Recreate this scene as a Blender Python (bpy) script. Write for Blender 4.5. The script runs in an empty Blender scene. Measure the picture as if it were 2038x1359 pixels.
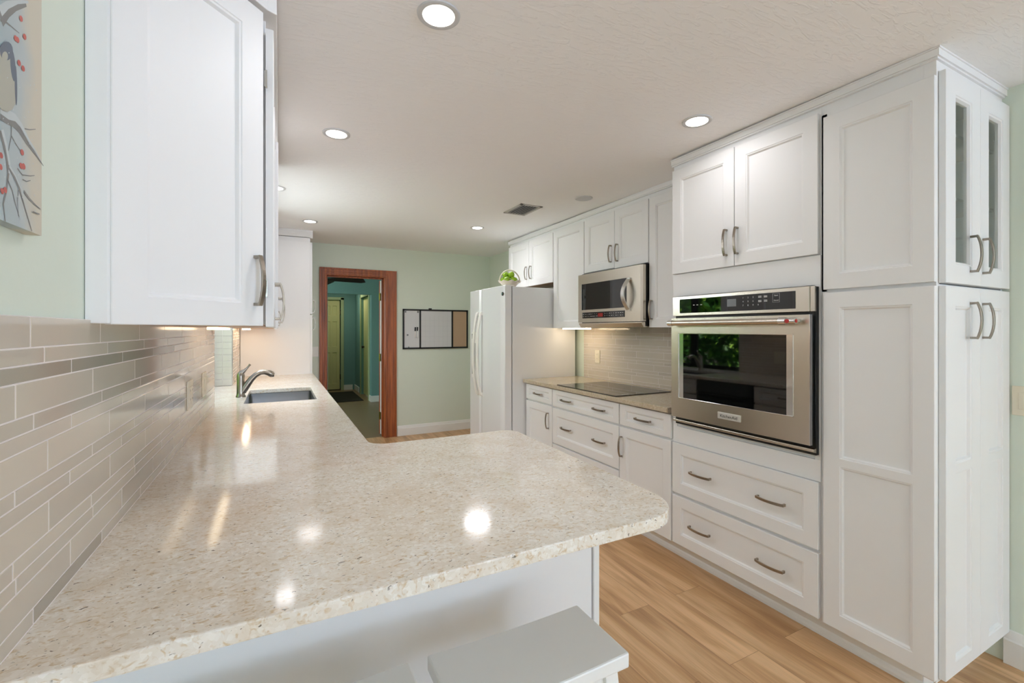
import bpy, bmesh, math, random
from mathutils import Vector, Matrix
random.seed(7)
S = bpy.context.scene
COL = S.collection
PI = math.pi

# ------------------------------------------------------------------ camera, world, light, exposure
cd = bpy.data.cameras.new('camera'); cam = bpy.data.objects.new('camera', cd); COL.objects.link(cam)
cd.sensor_fit = 'HORIZONTAL'; cd.sensor_width = 36.0
cd.lens = 900.4 / 2038 * 36.0
cd.shift_y = -22.7 / 2038
cd.clip_start = 0.02; cd.clip_end = 200
cam.location = (0, 0, 1.353)
cam.rotation_euler = (math.radians(90), 0, math.radians(-27.3))
S.camera = cam
S.view_settings.view_transform = 'Standard'
S.view_settings.look = 'None'
S.view_settings.exposure = 0.48
S.view_settings.gamma = 1.0
S.view_settings.use_curve_mapping = False
try:
    S.cycles.max_bounces = 10; S.cycles.diffuse_bounces = 6; S.cycles.glossy_bounces = 5
    S.cycles.transparent_max_bounces = 12; S.cycles.transmission_bounces = 8
    S.cycles.sample_clamp_indirect = 4.0; S.cycles.caustics_reflective = False; S.cycles.caustics_refractive = False
except Exception: pass

W = bpy.data.worlds.new('sky'); S.world = W; W.use_nodes = True
nt = W.node_tree; nt.nodes.clear()
wo = nt.nodes.new('ShaderNodeOutputWorld'); wb = nt.nodes.new('ShaderNodeBackground'); ws = nt.nodes.new('ShaderNodeTexSky')
ws.sky_type = 'NISHITA'; ws.sun_disc = False; ws.sun_elevation = math.radians(50); ws.sun_rotation = math.radians(200)
wb.inputs['Strength'].default_value = 0.2
nt.links.new(ws.outputs[0], wb.inputs[0]); nt.links.new(wb.outputs[0], wo.inputs[0])

def area(name, loc, rot, sx, sy, power, color=(1, 1, 1), spread=180):
    l = bpy.data.lights.new(name, 'AREA'); l.shape = 'RECTANGLE'; l.size = sx; l.size_y = sy
    l.energy = power; l.color = color; l.spread = math.radians(spread)
    o = bpy.data.objects.new(name, l); COL.objects.link(o); o.location = loc; o.rotation_euler = rot
    return o
sun = bpy.data.lights.new('sun', 'SUN'); sun.energy = 26.0; sun.angle = 0.02; sun.color = (1, .95, .85)
so = bpy.data.objects.new('sun', sun); COL.objects.link(so); so.rotation_euler = (math.radians(-12), math.radians(38), 0)
# daylight through the dining room's glass doors behind the camera and its side window, and through the sink window
area('daylight_patio_doors', (1.3, -5.7, 1.05), (math.radians(142), 0, 0), 2.3, 2.0, 26, (.70, .83, 1.03))
area('daylight_side_window', (3.0, -4.4, 1.25), (0, math.radians(143), 0), 1.2, 1.9, 205, (.60, .765, 1.08))
area('daylight_sink_window', (-.38, 3.72, 1.93), (0, math.radians(-57), 0), .20, 1.05, 10.5, (.88, .93, 1.03))
area('far_room_fill', (-1.3, 7.3, 1.5), (0, math.radians(-90), 0), 1.2, 1.6, 30, (.84, .93, 1.0))  # added fill to brighten the far room, its source is unseen
area('hallway_fill', (1.1, 9.9, 2.36), (0, 0, 0), .3, .3, 5, (1, .95, .74))  # added warm fill for the cream doors, no fixture behind it

# ------------------------------------------------------------------ materials
def srgb(r, g, b):
    f = lambda c: (c / 12.92 if c <= .04045 else ((c + .055) / 1.055) ** 2.4)
    return (f(r / 255), f(g / 255), f(b / 255), 1)
def mat(name, col, rough=.5, metal=0, spec=.5, bump=None, emit=None, coat=0, **kw):
    m = bpy.data.materials.new(name); m.use_nodes = True
    n = m.node_tree; b = n.nodes['Principled BSDF']
    b.inputs['Base Color'].default_value = col
    b.inputs['Roughness'].default_value = rough; b.inputs['Metallic'].default_value = metal
    b.inputs['Specular IOR Level'].default_value = spec
    b.inputs['Coat Weight'].default_value = coat
    if emit:
        b.inputs['Emission Color'].default_value = emit[0]; b.inputs['Emission Strength'].default_value = emit[1]
    if 'trans' in kw: b.inputs['Transmission Weight'].default_value = kw['trans']
    if 'ior' in kw: b.inputs['IOR'].default_value = kw['ior']
    # every surface gets a faint procedural variation
    tc = n.nodes.new('ShaderNodeTexCoord'); nz = n.nodes.new('ShaderNodeTexNoise')
    nz.inputs['Scale'].default_value = bump[0] if bump else 30
    nz.inputs['Detail'].default_value = 6 if bump else 2
    mp = n.nodes.new('ShaderNodeMapping'); mp.inputs['Scale'].default_value = bump[2] if bump and len(bump) > 2 else (1, 1, 1)
    n.links.new(tc.outputs['Object'], mp.inputs[0]); n.links.new(mp.outputs[0], nz.inputs['Vector'])
    if bump:
        bp = n.nodes.new('ShaderNodeBump'); bp.inputs['Strength'].default_value = bump[1]; bp.inputs['Distance'].default_value = .004
        n.links.new(nz.outputs[0], bp.inputs['Height']); n.links.new(bp.outputs[0], b.inputs['Normal'])
    else:
        mr = n.nodes.new('ShaderNodeMapRange'); mr.inputs['To Min'].default_value = max(0, rough - .03); mr.inputs['To Max'].default_value = rough + .03
        n.links.new(nz.outputs[0], mr.inputs[0]); n.links.new(mr.outputs[0], b.inputs['Roughness'])
    return m
def ramp(n, stops):
    r = n.nodes.new('ShaderNodeValToRGB'); e = r.color_ramp.elements
    e[0].position, e[0].color = stops[0]; e[1].position, e[1].color = stops[1]
    for p, c in stops[2:]:
        x = e.new(p); x.color = c
    return r

WHITE = mat('cabinet_white_paint', srgb(238, 237, 236), .48, 0, .35)
WHITE_IN = WHITE
WALLG = mat('sage_green_wall_paint', srgb(220, 228, 214), .75, bump=(60, .12))
TRIMW = mat('white_trim_paint', srgb(240, 239, 236), .35)
CEIL = mat('textured_ceiling_paint', srgb(248, 247, 246), .85)
n = CEIL.node_tree
def ceil_nodes():
    b = n.nodes['Principled BSDF']; tc = n.nodes.new('ShaderNodeTexCoord')
    mp = n.nodes.new('ShaderNodeMapping'); mp.inputs['Scale'].default_value = (7, 26, 1); mp.inputs['Rotation'].default_value = (0, 0, .5)
    a = n.nodes.new('ShaderNodeTexNoise'); a.inputs['Scale'].default_value = 1.6; a.inputs['Detail'].default_value = 8; a.inputs['Distortion'].default_value = 1.2
    r = ramp(n, [(.50, (0, 0, 0, 1)), (.60, (1, 1, 1, 1))])
    bp = n.nodes.new('ShaderNodeBump'); bp.inputs['Strength'].default_value = .22; bp.inputs['Distance'].default_value = .004
    n.links.new(tc.outputs['Object'], mp.inputs[0]); n.links.new(mp.outputs[0], a.inputs['Vector'])
    n.links.new(a.outputs[0], r.inputs[0]); n.links.new(r.outputs[0], bp.inputs['Height']); n.links.new(bp.outputs[0], b.inputs['Normal'])
ceil_nodes()
NICKEL = mat('brushed_nickel', srgb(160, 151, 139), .30, 1)
SINKST = mat('sink_steel', srgb(150, 150, 152), .3, 1)
SATIN2 = mat('satin_steel_bar', srgb(214, 212, 208), .32, 1)
SATIN = mat('satin_badge_metal', srgb(215, 213, 208), .45, .6)
STEEL = mat('stainless_steel', srgb(214, 206, 192), .27, 1, bump=(14, .03, (1, 1, 60)))
CHROME = mat('polished_chrome', srgb(225, 225, 225), .12, 1)
BLACKGLASS = mat('black_glass', srgb(5, 6, 5), .03, 0, .9)
BLACK = mat('black_plastic', srgb(14, 14, 15), .4)
DARKGREY = mat('dark_grey', srgb(45, 45, 48), .35)
FRIDGE = mat('fridge_white_enamel', srgb(236, 237, 238), .22)
WHITEPL = mat('white_plastic', srgb(240, 238, 232), .35)
ALMOND = mat('almond_plastic', srgb(232, 222, 200), .35)
REDM = mat('red_enamel', srgb(190, 40, 40), .3)
GREYSCR = mat('grey_screen', srgb(120, 122, 124), .2)
MARKS = mat('white_marking_ink', srgb(225, 225, 225), .5)
INK = mat('dark_lettering', srgb(40, 38, 36), .5)
GROUT = mat('pale_grout', srgb(232, 224, 220), .7)
TILE_A = mat('beige_glazed_tile', srgb(208, 197, 181), .12)
TILE_B = mat('light_beige_glass_tile', srgb(201, 190, 175), .07)
TILE_C = mat('grey_taupe_tile', srgb(170, 160, 146), .10)
TILE_J = mat('pale_jamb_tile', srgb(196, 192, 180), .15)
TRIMDK = mat('dark_bronze', srgb(30, 30, 30), .4, .5)
LEDW = mat('warm_led', (1, .8, .55, 1), .4, emit=((1, .80, .55, 1), 13))
CANON = mat('recessed_lamp_lens', (1, 1, 1, 1), .4, emit=((1, .93, .84, 1), 4))
CANOFF = mat('unlit_lamp_lens', srgb(205, 205, 205), .5)
RED_LED = mat('red_display', srgb(90, 10, 10), .3, emit=((1, .05, .03, 1), .08))
TEAL = mat('teal_wall_paint', srgb(118, 158, 156), .75, bump=(60, .1))
CREAMD = mat('cream_door_paint', srgb(214, 208, 150), .5)
CREAMW = mat('pale_green_trim', srgb(176, 190, 150), .5)
TILEFL = mat('far_room_vinyl_floor', srgb(140, 114, 84), .35, bump=(5, .1))
MATD = mat('dark_door_mat', srgb(34, 28, 18), .9, bump=(400, .6))
CERAMIC = mat('cream_ceramic', srgb(226, 214, 196), .35)
APPLE = mat('green_apple_skin', srgb(150, 190, 40), .25)
STEM = mat('apple_stem', srgb(60, 45, 25), .7)
CORK = mat('cork', srgb(188, 160, 132), .9, bump=(300, .5))
BOARD = mat('whiteboard_surface', srgb(214, 214, 216), .2)
CLEARG = mat('clear_glass', (1, 1, 1, 1), .02, trans=1, ior=1.45)
def thin_glass(name, tint, spec=.10):
    m = bpy.data.materials.new(name); m.use_nodes = True; t = m.node_tree; t.nodes.clear()
    o = t.nodes.new('ShaderNodeOutputMaterial'); mx = t.nodes.new('ShaderNodeMixShader'); lw = t.nodes.new('ShaderNodeLayerWeight'); lw.inputs[0].default_value = .5; pw = t.nodes.new('ShaderNodeMath'); pw.operation = 'POWER'; pw.inputs[1].default_value = 5; t.links.new(lw.outputs['Facing'], pw.inputs[0]); fr = t.nodes.new('ShaderNodeMath'); fr.operation = 'MULTIPLY_ADD'; fr.inputs[1].default_value = .7; fr.inputs[2].default_value = .03; t.links.new(pw.outputs[0], fr.inputs[0])
    tr = t.nodes.new('ShaderNodeBsdfTransparent'); tr.inputs[0].default_value = tint
    gl = t.nodes.new('ShaderNodeBsdfGlossy'); gl.inputs['Roughness'].default_value = .02
    t.links.new(fr.outputs[0], mx.inputs[0]); t.links.new(tr.outputs[0], mx.inputs[1]); t.links.new(gl.outputs[0], mx.inputs[2]); t.links.new(mx.outputs[0], o.inputs[0])
    return m
PANE = thin_glass('window_pane_glass', (.98, 1, .98, 1))
LEAF = mat('green_leaves', srgb(150, 196, 64), .5)
LEAF2 = mat('dark_green_leaves', srgb(60, 116, 46), .5)
BARK = mat('tree_bark', srgb(84, 66, 50), .9, bump=(20, .8))
GRASS = mat('lawn_grass', srgb(78, 120, 40), .95, bump=(60, .8))

def wood_floor():
    m = bpy.data.materials.new('oak_plank_floor'); m.use_nodes = True; n = m.node_tree; b = n.nodes['Principled BSDF']
    tc = n.nodes.new('ShaderNodeTexCoord'); mp = n.nodes.new('ShaderNodeMapping'); mp.inputs['Rotation'].default_value = (0, 0, PI / 2)
    br = n.nodes.new('ShaderNodeTexBrick'); br.offset = .37; br.inputs['Scale'].default_value = 1
    br.inputs['Brick Width'].default_value = 1.22; br.inputs['Row Height'].default_value = .18
    br.inputs['Mortar Size'].default_value = .0007; br.inputs['Mortar Smooth'].default_value = .3; br.inputs['Bias'].default_value = 0
    br.inputs['Color1'].default_value = (0, 0, 0, 1); br.inputs['Color2'].default_value = (1, 1, 1, 1); br.inputs['Mortar'].default_value = (.5, .5, .5, 1)
    n.links.new(tc.outputs['Object'], mp.inputs[0]); n.links.new(mp.outputs[0], br.inputs['Vector'])
    g = n.nodes.new('ShaderNodeMapping'); g.inputs['Scale'].default_value = (9, .9, 1)
    add = n.nodes.new('ShaderNodeVectorMath'); add.operation = 'ADD'
    sc = n.nodes.new('ShaderNodeVectorMath'); sc.operation = 'SCALE'; sc.inputs['Scale'].default_value = 11
    n.links.new(br.outputs['Color'], sc.inputs[0]); n.links.new(tc.outputs['Object'], g.inputs[0]); n.links.new(g.outputs[0], add.inputs[0]); n.links.new(sc.outputs[0], add.inputs[1])
    nz = n.nodes.new('ShaderNodeTexNoise'); nz.inputs['Scale'].default_value = 1.3; nz.inputs['Detail'].default_value = 5; nz.inputs['Distortion'].default_value = 1.0
    n.links.new(add.outputs[0], nz.inputs['Vector'])
    g2 = n.nodes.new('ShaderNodeMapping'); g2.inputs['Scale'].default_value = (150, 5, 1); n.links.new(tc.outputs['Object'], g2.inputs[0])
    nz2 = n.nodes.new('ShaderNodeTexNoise'); nz2.inputs['Scale'].default_value = 1; nz2.inputs['Detail'].default_value = 4; n.links.new(g2.outputs[0], nz2.inputs['Vector'])
    r = ramp(n, [(.30, srgb(172, 130, 88)), (.64, srgb(224, 184, 138)), (.48, srgb(203, 160, 114))])
    n.links.new(nz.outputs[0], r.inputs[0])
    r2 = ramp(n, [(.3, (.78, .78, .78, 1)), (.7, (1.08, 1.08, 1.08, 1))]); n.links.new(nz2.outputs[0], r2.inputs[0])
    m1 = n.nodes.new('ShaderNodeMix'); m1.data_type = 'RGBA'; m1.blend_type = 'MULTIPLY'; m1.inputs[0].default_value = .6
    n.links.new(r.outputs[0], m1.inputs[6]); n.links.new(r2.outputs[0], m1.inputs[7])
    r3 = ramp(n, [(0, (.86, .85, .84, 1)), (1, (1.06, 1.05, 1.04, 1))]); n.links.new(br.outputs['Color'], r3.inputs[0])
    m2 = n.nodes.new('ShaderNodeMix'); m2.data_type = 'RGBA'; m2.blend_type = 'MULTIPLY'; m2.inputs[0].default_value = 1
    n.links.new(m1.outputs[2], m2.inputs[6]); n.links.new(r3.outputs[0], m2.inputs[7])
    m3 = n.nodes.new('ShaderNodeMix'); m3.data_type = 'RGBA'; m3.inputs[7].default_value = srgb(110, 75, 45)
    n.links.new(br.outputs['Fac'], m3.inputs[0]); n.links.new(m2.outputs[2], m3.inputs[6])
    n.links.new(m3.outputs[2], b.inputs['Base Color']); b.inputs['Roughness'].default_value = .38
    return m
FLOORM = wood_floor()

def stained_wood(name, c1, c2, axis=2):
    m = bpy.data.materials.new(name); m.use_nodes = True; n = m.node_tree; b = n.nodes['Principled BSDF']
    tc = n.nodes.new('ShaderNodeTexCoord'); mp = n.nodes.new('ShaderNodeMapping')
    s = [40, 40, 40]; s[axis] = 2.5; mp.inputs['Scale'].default_value = s
    nz = n.nodes.new('ShaderNodeTexNoise'); nz.inputs['Scale'].default_value = 1; nz.inputs['Detail'].default_value = 4
    r = ramp(n, [(.3, c1), (.7, c2)])
    n.links.new(tc.outputs['Object'], mp.inputs[0]); n.links.new(mp.outputs[0], nz.inputs['Vector']); n.links.new(nz.outputs[0], r.inputs[0]); n.links.new(r.outputs[0], b.inputs['Base Color'])
    b.inputs['Roughness'].default_value = .35
    return m
CHERRY = stained_wood('reddish_stained_wood', srgb(122, 58, 22), srgb(186, 100, 44))
BROWNW = stained_wood('brown_cabinet_underside', srgb(140, 92, 48), srgb(186, 132, 78), 1)

def quartz(name, base, light, tan, dark, sc=1.0):
    m = bpy.data.materials.new(name); m.use_nodes = True; n = m.node_tree; b = n.nodes['Principled BSDF']
    tc = n.nodes.new('ShaderNodeTexCoord')
    def noise(scale, det, dist=0, off=0, stretch=(1, 1, 1)):
        mp = n.nodes.new('ShaderNodeMapping'); mp.inputs['Location'].default_value = (off, off * .7, off * .3); mp.inputs['Scale'].default_value = stretch
        z = n.nodes.new('ShaderNodeTexNoise'); z.inputs['Scale'].default_value = scale * sc; z.inputs['Detail'].default_value = det; z.inputs['Distortion'].default_value = dist
        n.links.new(tc.outputs['Object'], mp.inputs[0]); n.links.new(mp.outputs[0], z.inputs['Vector']); return z
    def mix(fac, a, bcol):
        x = n.nodes.new('ShaderNodeMix'); x.data_type = 'RGBA'
        n.links.new(fac, x.inputs[0])
        if isinstance(a, tuple): x.inputs[6].default_value = a
        else: n.links.new(a, x.inputs[6])
        x.inputs[7].default_value = bcol
        return x.outputs[2]
    v = n.nodes.new('ShaderNodeTexVoronoi'); v.inputs['Scale'].default_value = 125 * sc
    n.links.new(tc.outputs['Object'], v.inputs['Vector'])
    sp = n.nodes.new('ShaderNodeSeparateColor'); n.links.new(v.outputs['Color'], sp.inputs[0])
    rA = ramp(n, [(.45, (0, 0, 0, 1)), (1.0, (.75, .75, .75, 1))]); n.links.new(sp.outputs[0], rA.inputs[0])
    c = mix(rA.outputs[0], base, light)
    z1 = noise(70, 7, 1.2, 3, (1, 1.7, 1)); r1 = ramp(n, [(.54, (0, 0, 0, 1)), (.68, (.85, .85, .85, 1))]); n.links.new(z1.outputs[0], r1.inputs[0])
    c = mix(r1.outputs[0], c, tan)
    z2 = noise(9, 3, .5, 9); r2 = ramp(n, [(.45, (0, 0, 0, 1)), (.75, (.35, .35, .35, 1))]); n.links.new(z2.outputs[0], r2.inputs[0])
    c = mix(r2.outputs[0], c, tan)
    z3 = noise(95, 3, .6, 17, (1, 1.7, 1)); r3 = ramp(n, [(.66, (0, 0, 0, 1)), (.71, (1, 1, 1, 1))]); n.links.new(z3.outputs[0], r3.inputs[0])
    c = mix(r3.outputs[0], c, dark)
    n.links.new(c, b.inputs['Base Color'])
    b.inputs['Roughness'].default_value = .10; b.inputs['Specular IOR Level'].default_value = .26
    return m
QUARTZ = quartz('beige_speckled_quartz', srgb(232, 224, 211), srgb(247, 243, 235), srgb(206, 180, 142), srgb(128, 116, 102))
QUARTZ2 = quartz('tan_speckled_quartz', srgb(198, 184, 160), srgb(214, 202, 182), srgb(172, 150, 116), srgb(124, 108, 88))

# ------------------------------------------------------------------ mesh helpers
def tag(o, label=None, cat=None, group=None, kind=None):
    if label: o['label'] = label
    if cat: o['category'] = cat
    if group: o['group'] = group
    if kind: o['kind'] = kind
    return o
def empty(name, loc, rz, label, cat, group=None):
    o = bpy.data.objects.new(name, None); COL.objects.link(o); o.location = loc; o.rotation_euler = (0, 0, rz); o.empty_display_size = .1
    return tag(o, label, cat, group)
class MB:
    def __init__(s): s.v = []; s.f = []; s.m = []; s.oriented = False
    def face(s, idx, mi=0): s.f.append(tuple(idx)); s.m.append(mi)
    def poly(s, pts, mi=0):
        k = len(s.v); s.v += [tuple(p) for p in pts]; s.face(range(k, k + len(pts)), mi)
    def box(s, x0, x1, y0, y1, z0, z1, mi=0):
        if x0 > x1: x0, x1 = x1, x0
        if y0 > y1: y0, y1 = y1, y0
        if z0 > z1: z0, z1 = z1, z0
        k = len(s.v)
        s.v += [(x0, y0, z0), (x1, y0, z0), (x1, y1, z0), (x0, y1, z0), (x0, y0, z1), (x1, y0, z1), (x1, y1, z1), (x0, y1, z1)]
        for q in ((0, 3, 2, 1), (4, 5, 6, 7), (0, 1, 5, 4), (1, 2, 6, 5), (2, 3, 7, 6), (3, 0, 4, 7)): s.face([k + i for i in q], mi)
        return s
    def prism(s, pts, axis, a, b, mi=0):
        """closed 2-D outline pts extruded along axis from a to b (pts are the two other axes in xyz order)"""
        def P(p, t):
            q = list(p); q.insert(axis, t); return tuple(q)
        k = len(s.v); N = len(pts)
        s.v += [P(p, a) for p in pts] + [P(p, b) for p in pts]
        s.face(range(k, k + N), mi); s.face(range(k + 2 * N - 1, k + N - 1, -1), mi)
        for i in range(N): s.face((k + i, k + (i + 1) % N, k + N + (i + 1) % N, k + N + i), mi)
        return s
    def lathe(s, prof, c, seg=32, mi=0, axis=2):
        k = len(s.v)
        for r, h in prof:
            for i in range(seg):
                a = 2 * PI * i / seg; p = [r * math.cos(a), r * math.sin(a)]; p.insert(axis, h)
                s.v.append((c[0] + p[0], c[1] + p[1], c[2] + p[2]))
        for j in range(len(prof) - 1):
            for i in range(seg):
                s.face((k + j * seg + i, k + j * seg + (i + 1) % seg, k + (j + 1) * seg + (i + 1) % seg, k + (j + 1) * seg + i), mi)
        if prof[0][0] > 1e-5: s.face(range(k + seg - 1, k - 1, -1), mi)
        if prof[-1][0] > 1e-5: s.face(range(k + (len(prof) - 1) * seg, k + len(prof) * seg), mi)
        return s
    def sweep(s, path, section, up=(0, 0, 1), mi=0, scales=None):
        """section: list of (a,b) offsets in (side, up) frame, swept along path"""
        P = [Vector(p) for p in path]; k = len(s.v); N = len(section); up = Vector(up)
        for i, p in enumerate(P):
            t = (P[min(i + 1, len(P) - 1)] - P[max(i - 1, 0)]).normalized()
            side = t.cross(up)
            if side.length < 1e-4: side = Vector((1, 0, 0))
            side.normalize(); u = side.cross(t).normalized(); sc = scales[i] if scales else 1
            for a, b in section: s.v.append(tuple(p + side * a * sc + u * b * sc))
        for i in range(len(P) - 1):
            for j in range(N): s.face((k + i * N + j, k + i * N + (j + 1) % N, k + (i + 1) * N + (j + 1) % N, k + (i + 1) * N + j), mi)
        s.face(range(k + N - 1, k - 1, -1), mi); s.face(range(k + (len(P) - 1) * N, k + len(P) * N), mi)
        return s
    def tube(s, path, r, seg=12, mi=0, up=(0, 0, 1), scales=None):
        return s.sweep(path, [(r * math.cos(2 * PI * i / seg), r * math.sin(2 * PI * i / seg)) for i in range(seg)], up, mi, scales)
    def build(s, name, mats, parent=None, bevel=0, smooth=None, seg=2, loc=None):
        me = bpy.data.meshes.new(name); me.from_pydata(s.v, [], s.f)
        if not isinstance(mats, (list, tuple)): mats = [mats]
        for m in mats: me.materials.append(m)
        me.polygons.foreach_set('material_index', s.m)
        if not s.oriented:
            bm = bmesh.new(); bm.from_mesh(me); bmesh.ops.recalc_face_normals(bm, faces=bm.faces); bm.to_mesh(me); bm.free()
        if smooth:
            me.polygons.foreach_set('use_smooth', [True] * len(me.polygons)); me.set_sharp_from_angle(angle=math.radians(smooth))
        o = bpy.data.objects.new(name, me); COL.objects.link(o)
        if parent: o.parent = parent
        if loc: o.location = loc
        if bevel:
            b = o.modifiers.new('bevel', 'BEVEL'); b.width = bevel; b.segments = seg; b.limit_method = 'ANGLE'; b.angle_limit = math.radians(40)
            b.harden_normals = False
        return o
def struct(name, mb, m, **k):
    o = mb.build(name, m, **k); o['kind'] = 'structure'; return o
def shaker(mb, x0, x1, z0, z1, yf, t, panels, glass=False, mi=0):
    """framed door in the local xz plane, front at y=yf facing -y; panels are recessed cells (or through openings)"""
    c = .0015; mb.oriented = True
    def put(pts, out):
        P = [Vector(p) for p in pts]; nn = (P[1] - P[0]).cross(P[2] - P[0])
        if nn.length < 1e-12: nn = (P[2] - P[0]).cross(P[3] - P[0])
        mb.poly(pts if nn.dot(Vector(out)) > 0 else pts[::-1], mi)
    xs = sorted({x0, x1} | {p[0] for p in panels} | {p[1] for p in panels})
    zs = sorted({z0, z1} | {p[2] for p in panels} | {p[3] for p in panels})
    def inside(a, b):
        return next((p for p in panels if p[0] - 1e-6 <= a <= p[1] + 1e-6 and p[2] - 1e-6 <= b <= p[3] + 1e-6), None)
    for i in range(len(xs) - 1):
        for j in range(len(zs) - 1):
            if inside((xs[i] + xs[i + 1]) / 2, (zs[j] + zs[j + 1]) / 2): continue
            a0 = xs[i] + (c if i == 0 else 0); a1 = xs[i + 1] - (c if i == len(xs) - 2 else 0)
            b0 = zs[j] + (c if j == 0 else 0); b1 = zs[j + 1] - (c if j == len(zs) - 2 else 0)
            put([(a0, yf, b0), (a1, yf, b0), (a1, yf, b1), (a0, yf, b1)], (0, -1, 0))
            if glass: put([(a0, yf + t, b0), (a0, yf + t, b1), (a1, yf + t, b1), (a1, yf + t, b0)], (0, 1, 0))
    def ring(ra, rb, mode):
        (ax0, ax1, az0, az1, ay), (bx0, bx1, bz0, bz1, by) = ra, rb
        A = [(ax0, ay, az0), (ax1, ay, az0), (ax1, ay, az1), (ax0, ay, az1)]; B = [(bx0, by, bz0), (bx1, by, bz0), (bx1, by, bz1), (bx0, by, bz1)]
        O = [(0, 0, -1), (1, 0, 0), (0, 0, 1), (-1, 0, 0)]
        for q in range(4):
            out = {'out': O[q], 'in': tuple(-w for w in O[q]), 'front': (0, -1, 0)}[mode]
            put([A[q], A[(q + 1) % 4], B[(q + 1) % 4], B[q]], out)
    ring((x0, x1, z0, z1, yf + c), (x0 + c, x1 - c, z0 + c, z1 - c, yf), 'front')
    ring((x0, x1, z0, z1, yf + t), (x0, x1, z0, z1, yf + c), 'out')
    if not glass: put([(x0, yf + t, z0), (x0, yf + t, z1), (x1, yf + t, z1), (x1, yf + t, z0)], (0, 1, 0))
    for a0, a1, b0, b1 in panels:
        R = [(a0, a1, b0, b1, yf), (a0 + .002, a1 - .002, b0 + .002, b1 - .002, yf + .0025), (a0 + .007, a1 - .007, b0 + .007, b1 - .007, yf + .0035), (a0 + .012, a1 - .012, b0 + .012, b1 - .012, yf + .0115)]
        for k in range(3): ring(R[k], R[k + 1], 'front')
        a0, a1, b0, b1, y = R[3]
        if glass: ring(R[3], (a0, a1, b0, b1, yf + t), 'in')
        else: put([(a0, y, b0), (a1, y, b0), (a1, y, b1), (a0, y, b1)], (0, -1, 0))
def pull(parent, x, z, yf, L=.135, vertical=True, m=None, rise=.030, name='handle'):
    """arched flat bar pull centred at (x,z) on a front at y=yf"""
    mb = MB(); path = []; N = 10
    for i in range(N + 1):
        t = -1 + 2 * i / N; off = rise * (1 - .42 * abs(t) ** 2.2)
        path.append((t * L / 2, off))
    w, th = .0062, .0028
    pts = [(s_, -o_) for s_, o_ in path]
    P = [((x, yf + o_, z + s_) if vertical else (x + s_, yf + o_, z)) for s_, o_ in pts]
    mb.sweep(P, [(-w, -th), (w, -th), (w, th), (-w, th)], up=(0, -1, 0))
    for e in (0, -1):
        s_, o_ = pts[e]; s2 = s_ - math.copysign(.004, s_)
        if vertical: mb.box(x - w, x + w, yf, yf + o_ + .001, z + s2 - .004, z + s2 + .004)
        else: mb.box(x + s2 - .004, x + s2 + .004, yf, yf + o_ + .001, z - w, z + w)
    return mb.build(name, m or NICKEL, parent, bevel=.0008, seg=1)

ST = .060
def fronts_build(root, fronts, yf=0.0, t=.02):
    for f in fronts:
        x0, x1, z0, z1 = f['r']; s = f.get('st', ST); rl = f.get('rl', s)
        if f.get('mid'):
            a, b = f['mid']; pn = [(x0 + s, x1 - s, z0 + rl, a), (x0 + s, x1 - s, b, z1 - rl)]
        else: pn = [(x0 + s, x1 - s, z0 + rl, z1 - rl)]
        mb = MB(); g = f.get('glass', False)
        shaker(mb, x0, x1, z0, z1, yf, t, pn, g)
        d = mb.build(f.get('name', 'door'), WHITE, root)
        if g:
            p = pn[0]; q = MB().box(p[0] + .008, p[1] - .008, yf + .012, yf + .015, p[2] + .008, p[3] - .008)
            tag(q.build('glass_pane', PANE, d), 'clear glass pane')
        for h in f.get('h', []):
            pull(d, h[0], h[1], yf, vertical=h[2] if len(h) > 2 else True)
    return root
def cabinet(name, label, cat, loc, rz, Wd, D, z0, z1, fronts, group=None, body=True, yf=0.0, under=False):
    """local frame: x along the width, -y out of the front; front faces at y=0, body from y=.02 to D"""
    root = empty(name, loc, rz, label, cat, group)
    if body:
        MB().box(0, Wd, .0205, D, z0, z1).build('body', WHITE, root, bevel=.001, seg=1)
    if under:
        MB().box(.004, Wd - .004, .03, D - .004, z0 - .004, z0 - .0005).build('bottom_panel', BROWNW, root)
    fronts_build(root, fronts, yf)
    return root
RZ_R, RZ_L = -PI / 2, PI / 2
XR = 2.03      # base and tall door faces on the right
XU = 2.325     # wall cabinet door faces on the right
XW = 2.64      # right wall
def ceil_z(y): return 2.337 + .009 * (y - .7)

# ------------------------------------------------------------------ room shell
fl = MB(); fl.box(-.75, 4.0, -6.2, 5.86, -.05, 0); struct('floor', fl, FLOORM)
mb = MB()
ya, yb = -6.2, 5.86
mb.prism([(ya, ceil_z(ya)), (yb, ceil_z(yb)), (yb, 2.55), (ya, 2.55)], 0, -.75, 4.0); struct('ceiling', mb, CEIL)
XL = -.341
Y1, Y2, ZW = 3.137, 4.31, 2.06
mb = MB()
mb.box(XL - .17, XL, -6.2, Y1, 0, 2.45); mb.box(XL - .17, XL, Y2, 5.86, 0, 2.45)
mb.box(XL - .17, XL, Y1, Y2, 0, .868); mb.box(XL - .17, XL, Y1, Y2, ZW, 2.45)
struct('wall_left', mb, WALLG)
mb = MB(); mb.box(XW, XW + .15, .2, 5.86, 0, 2.5); struct('wall_right', mb, WALLG)
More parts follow.
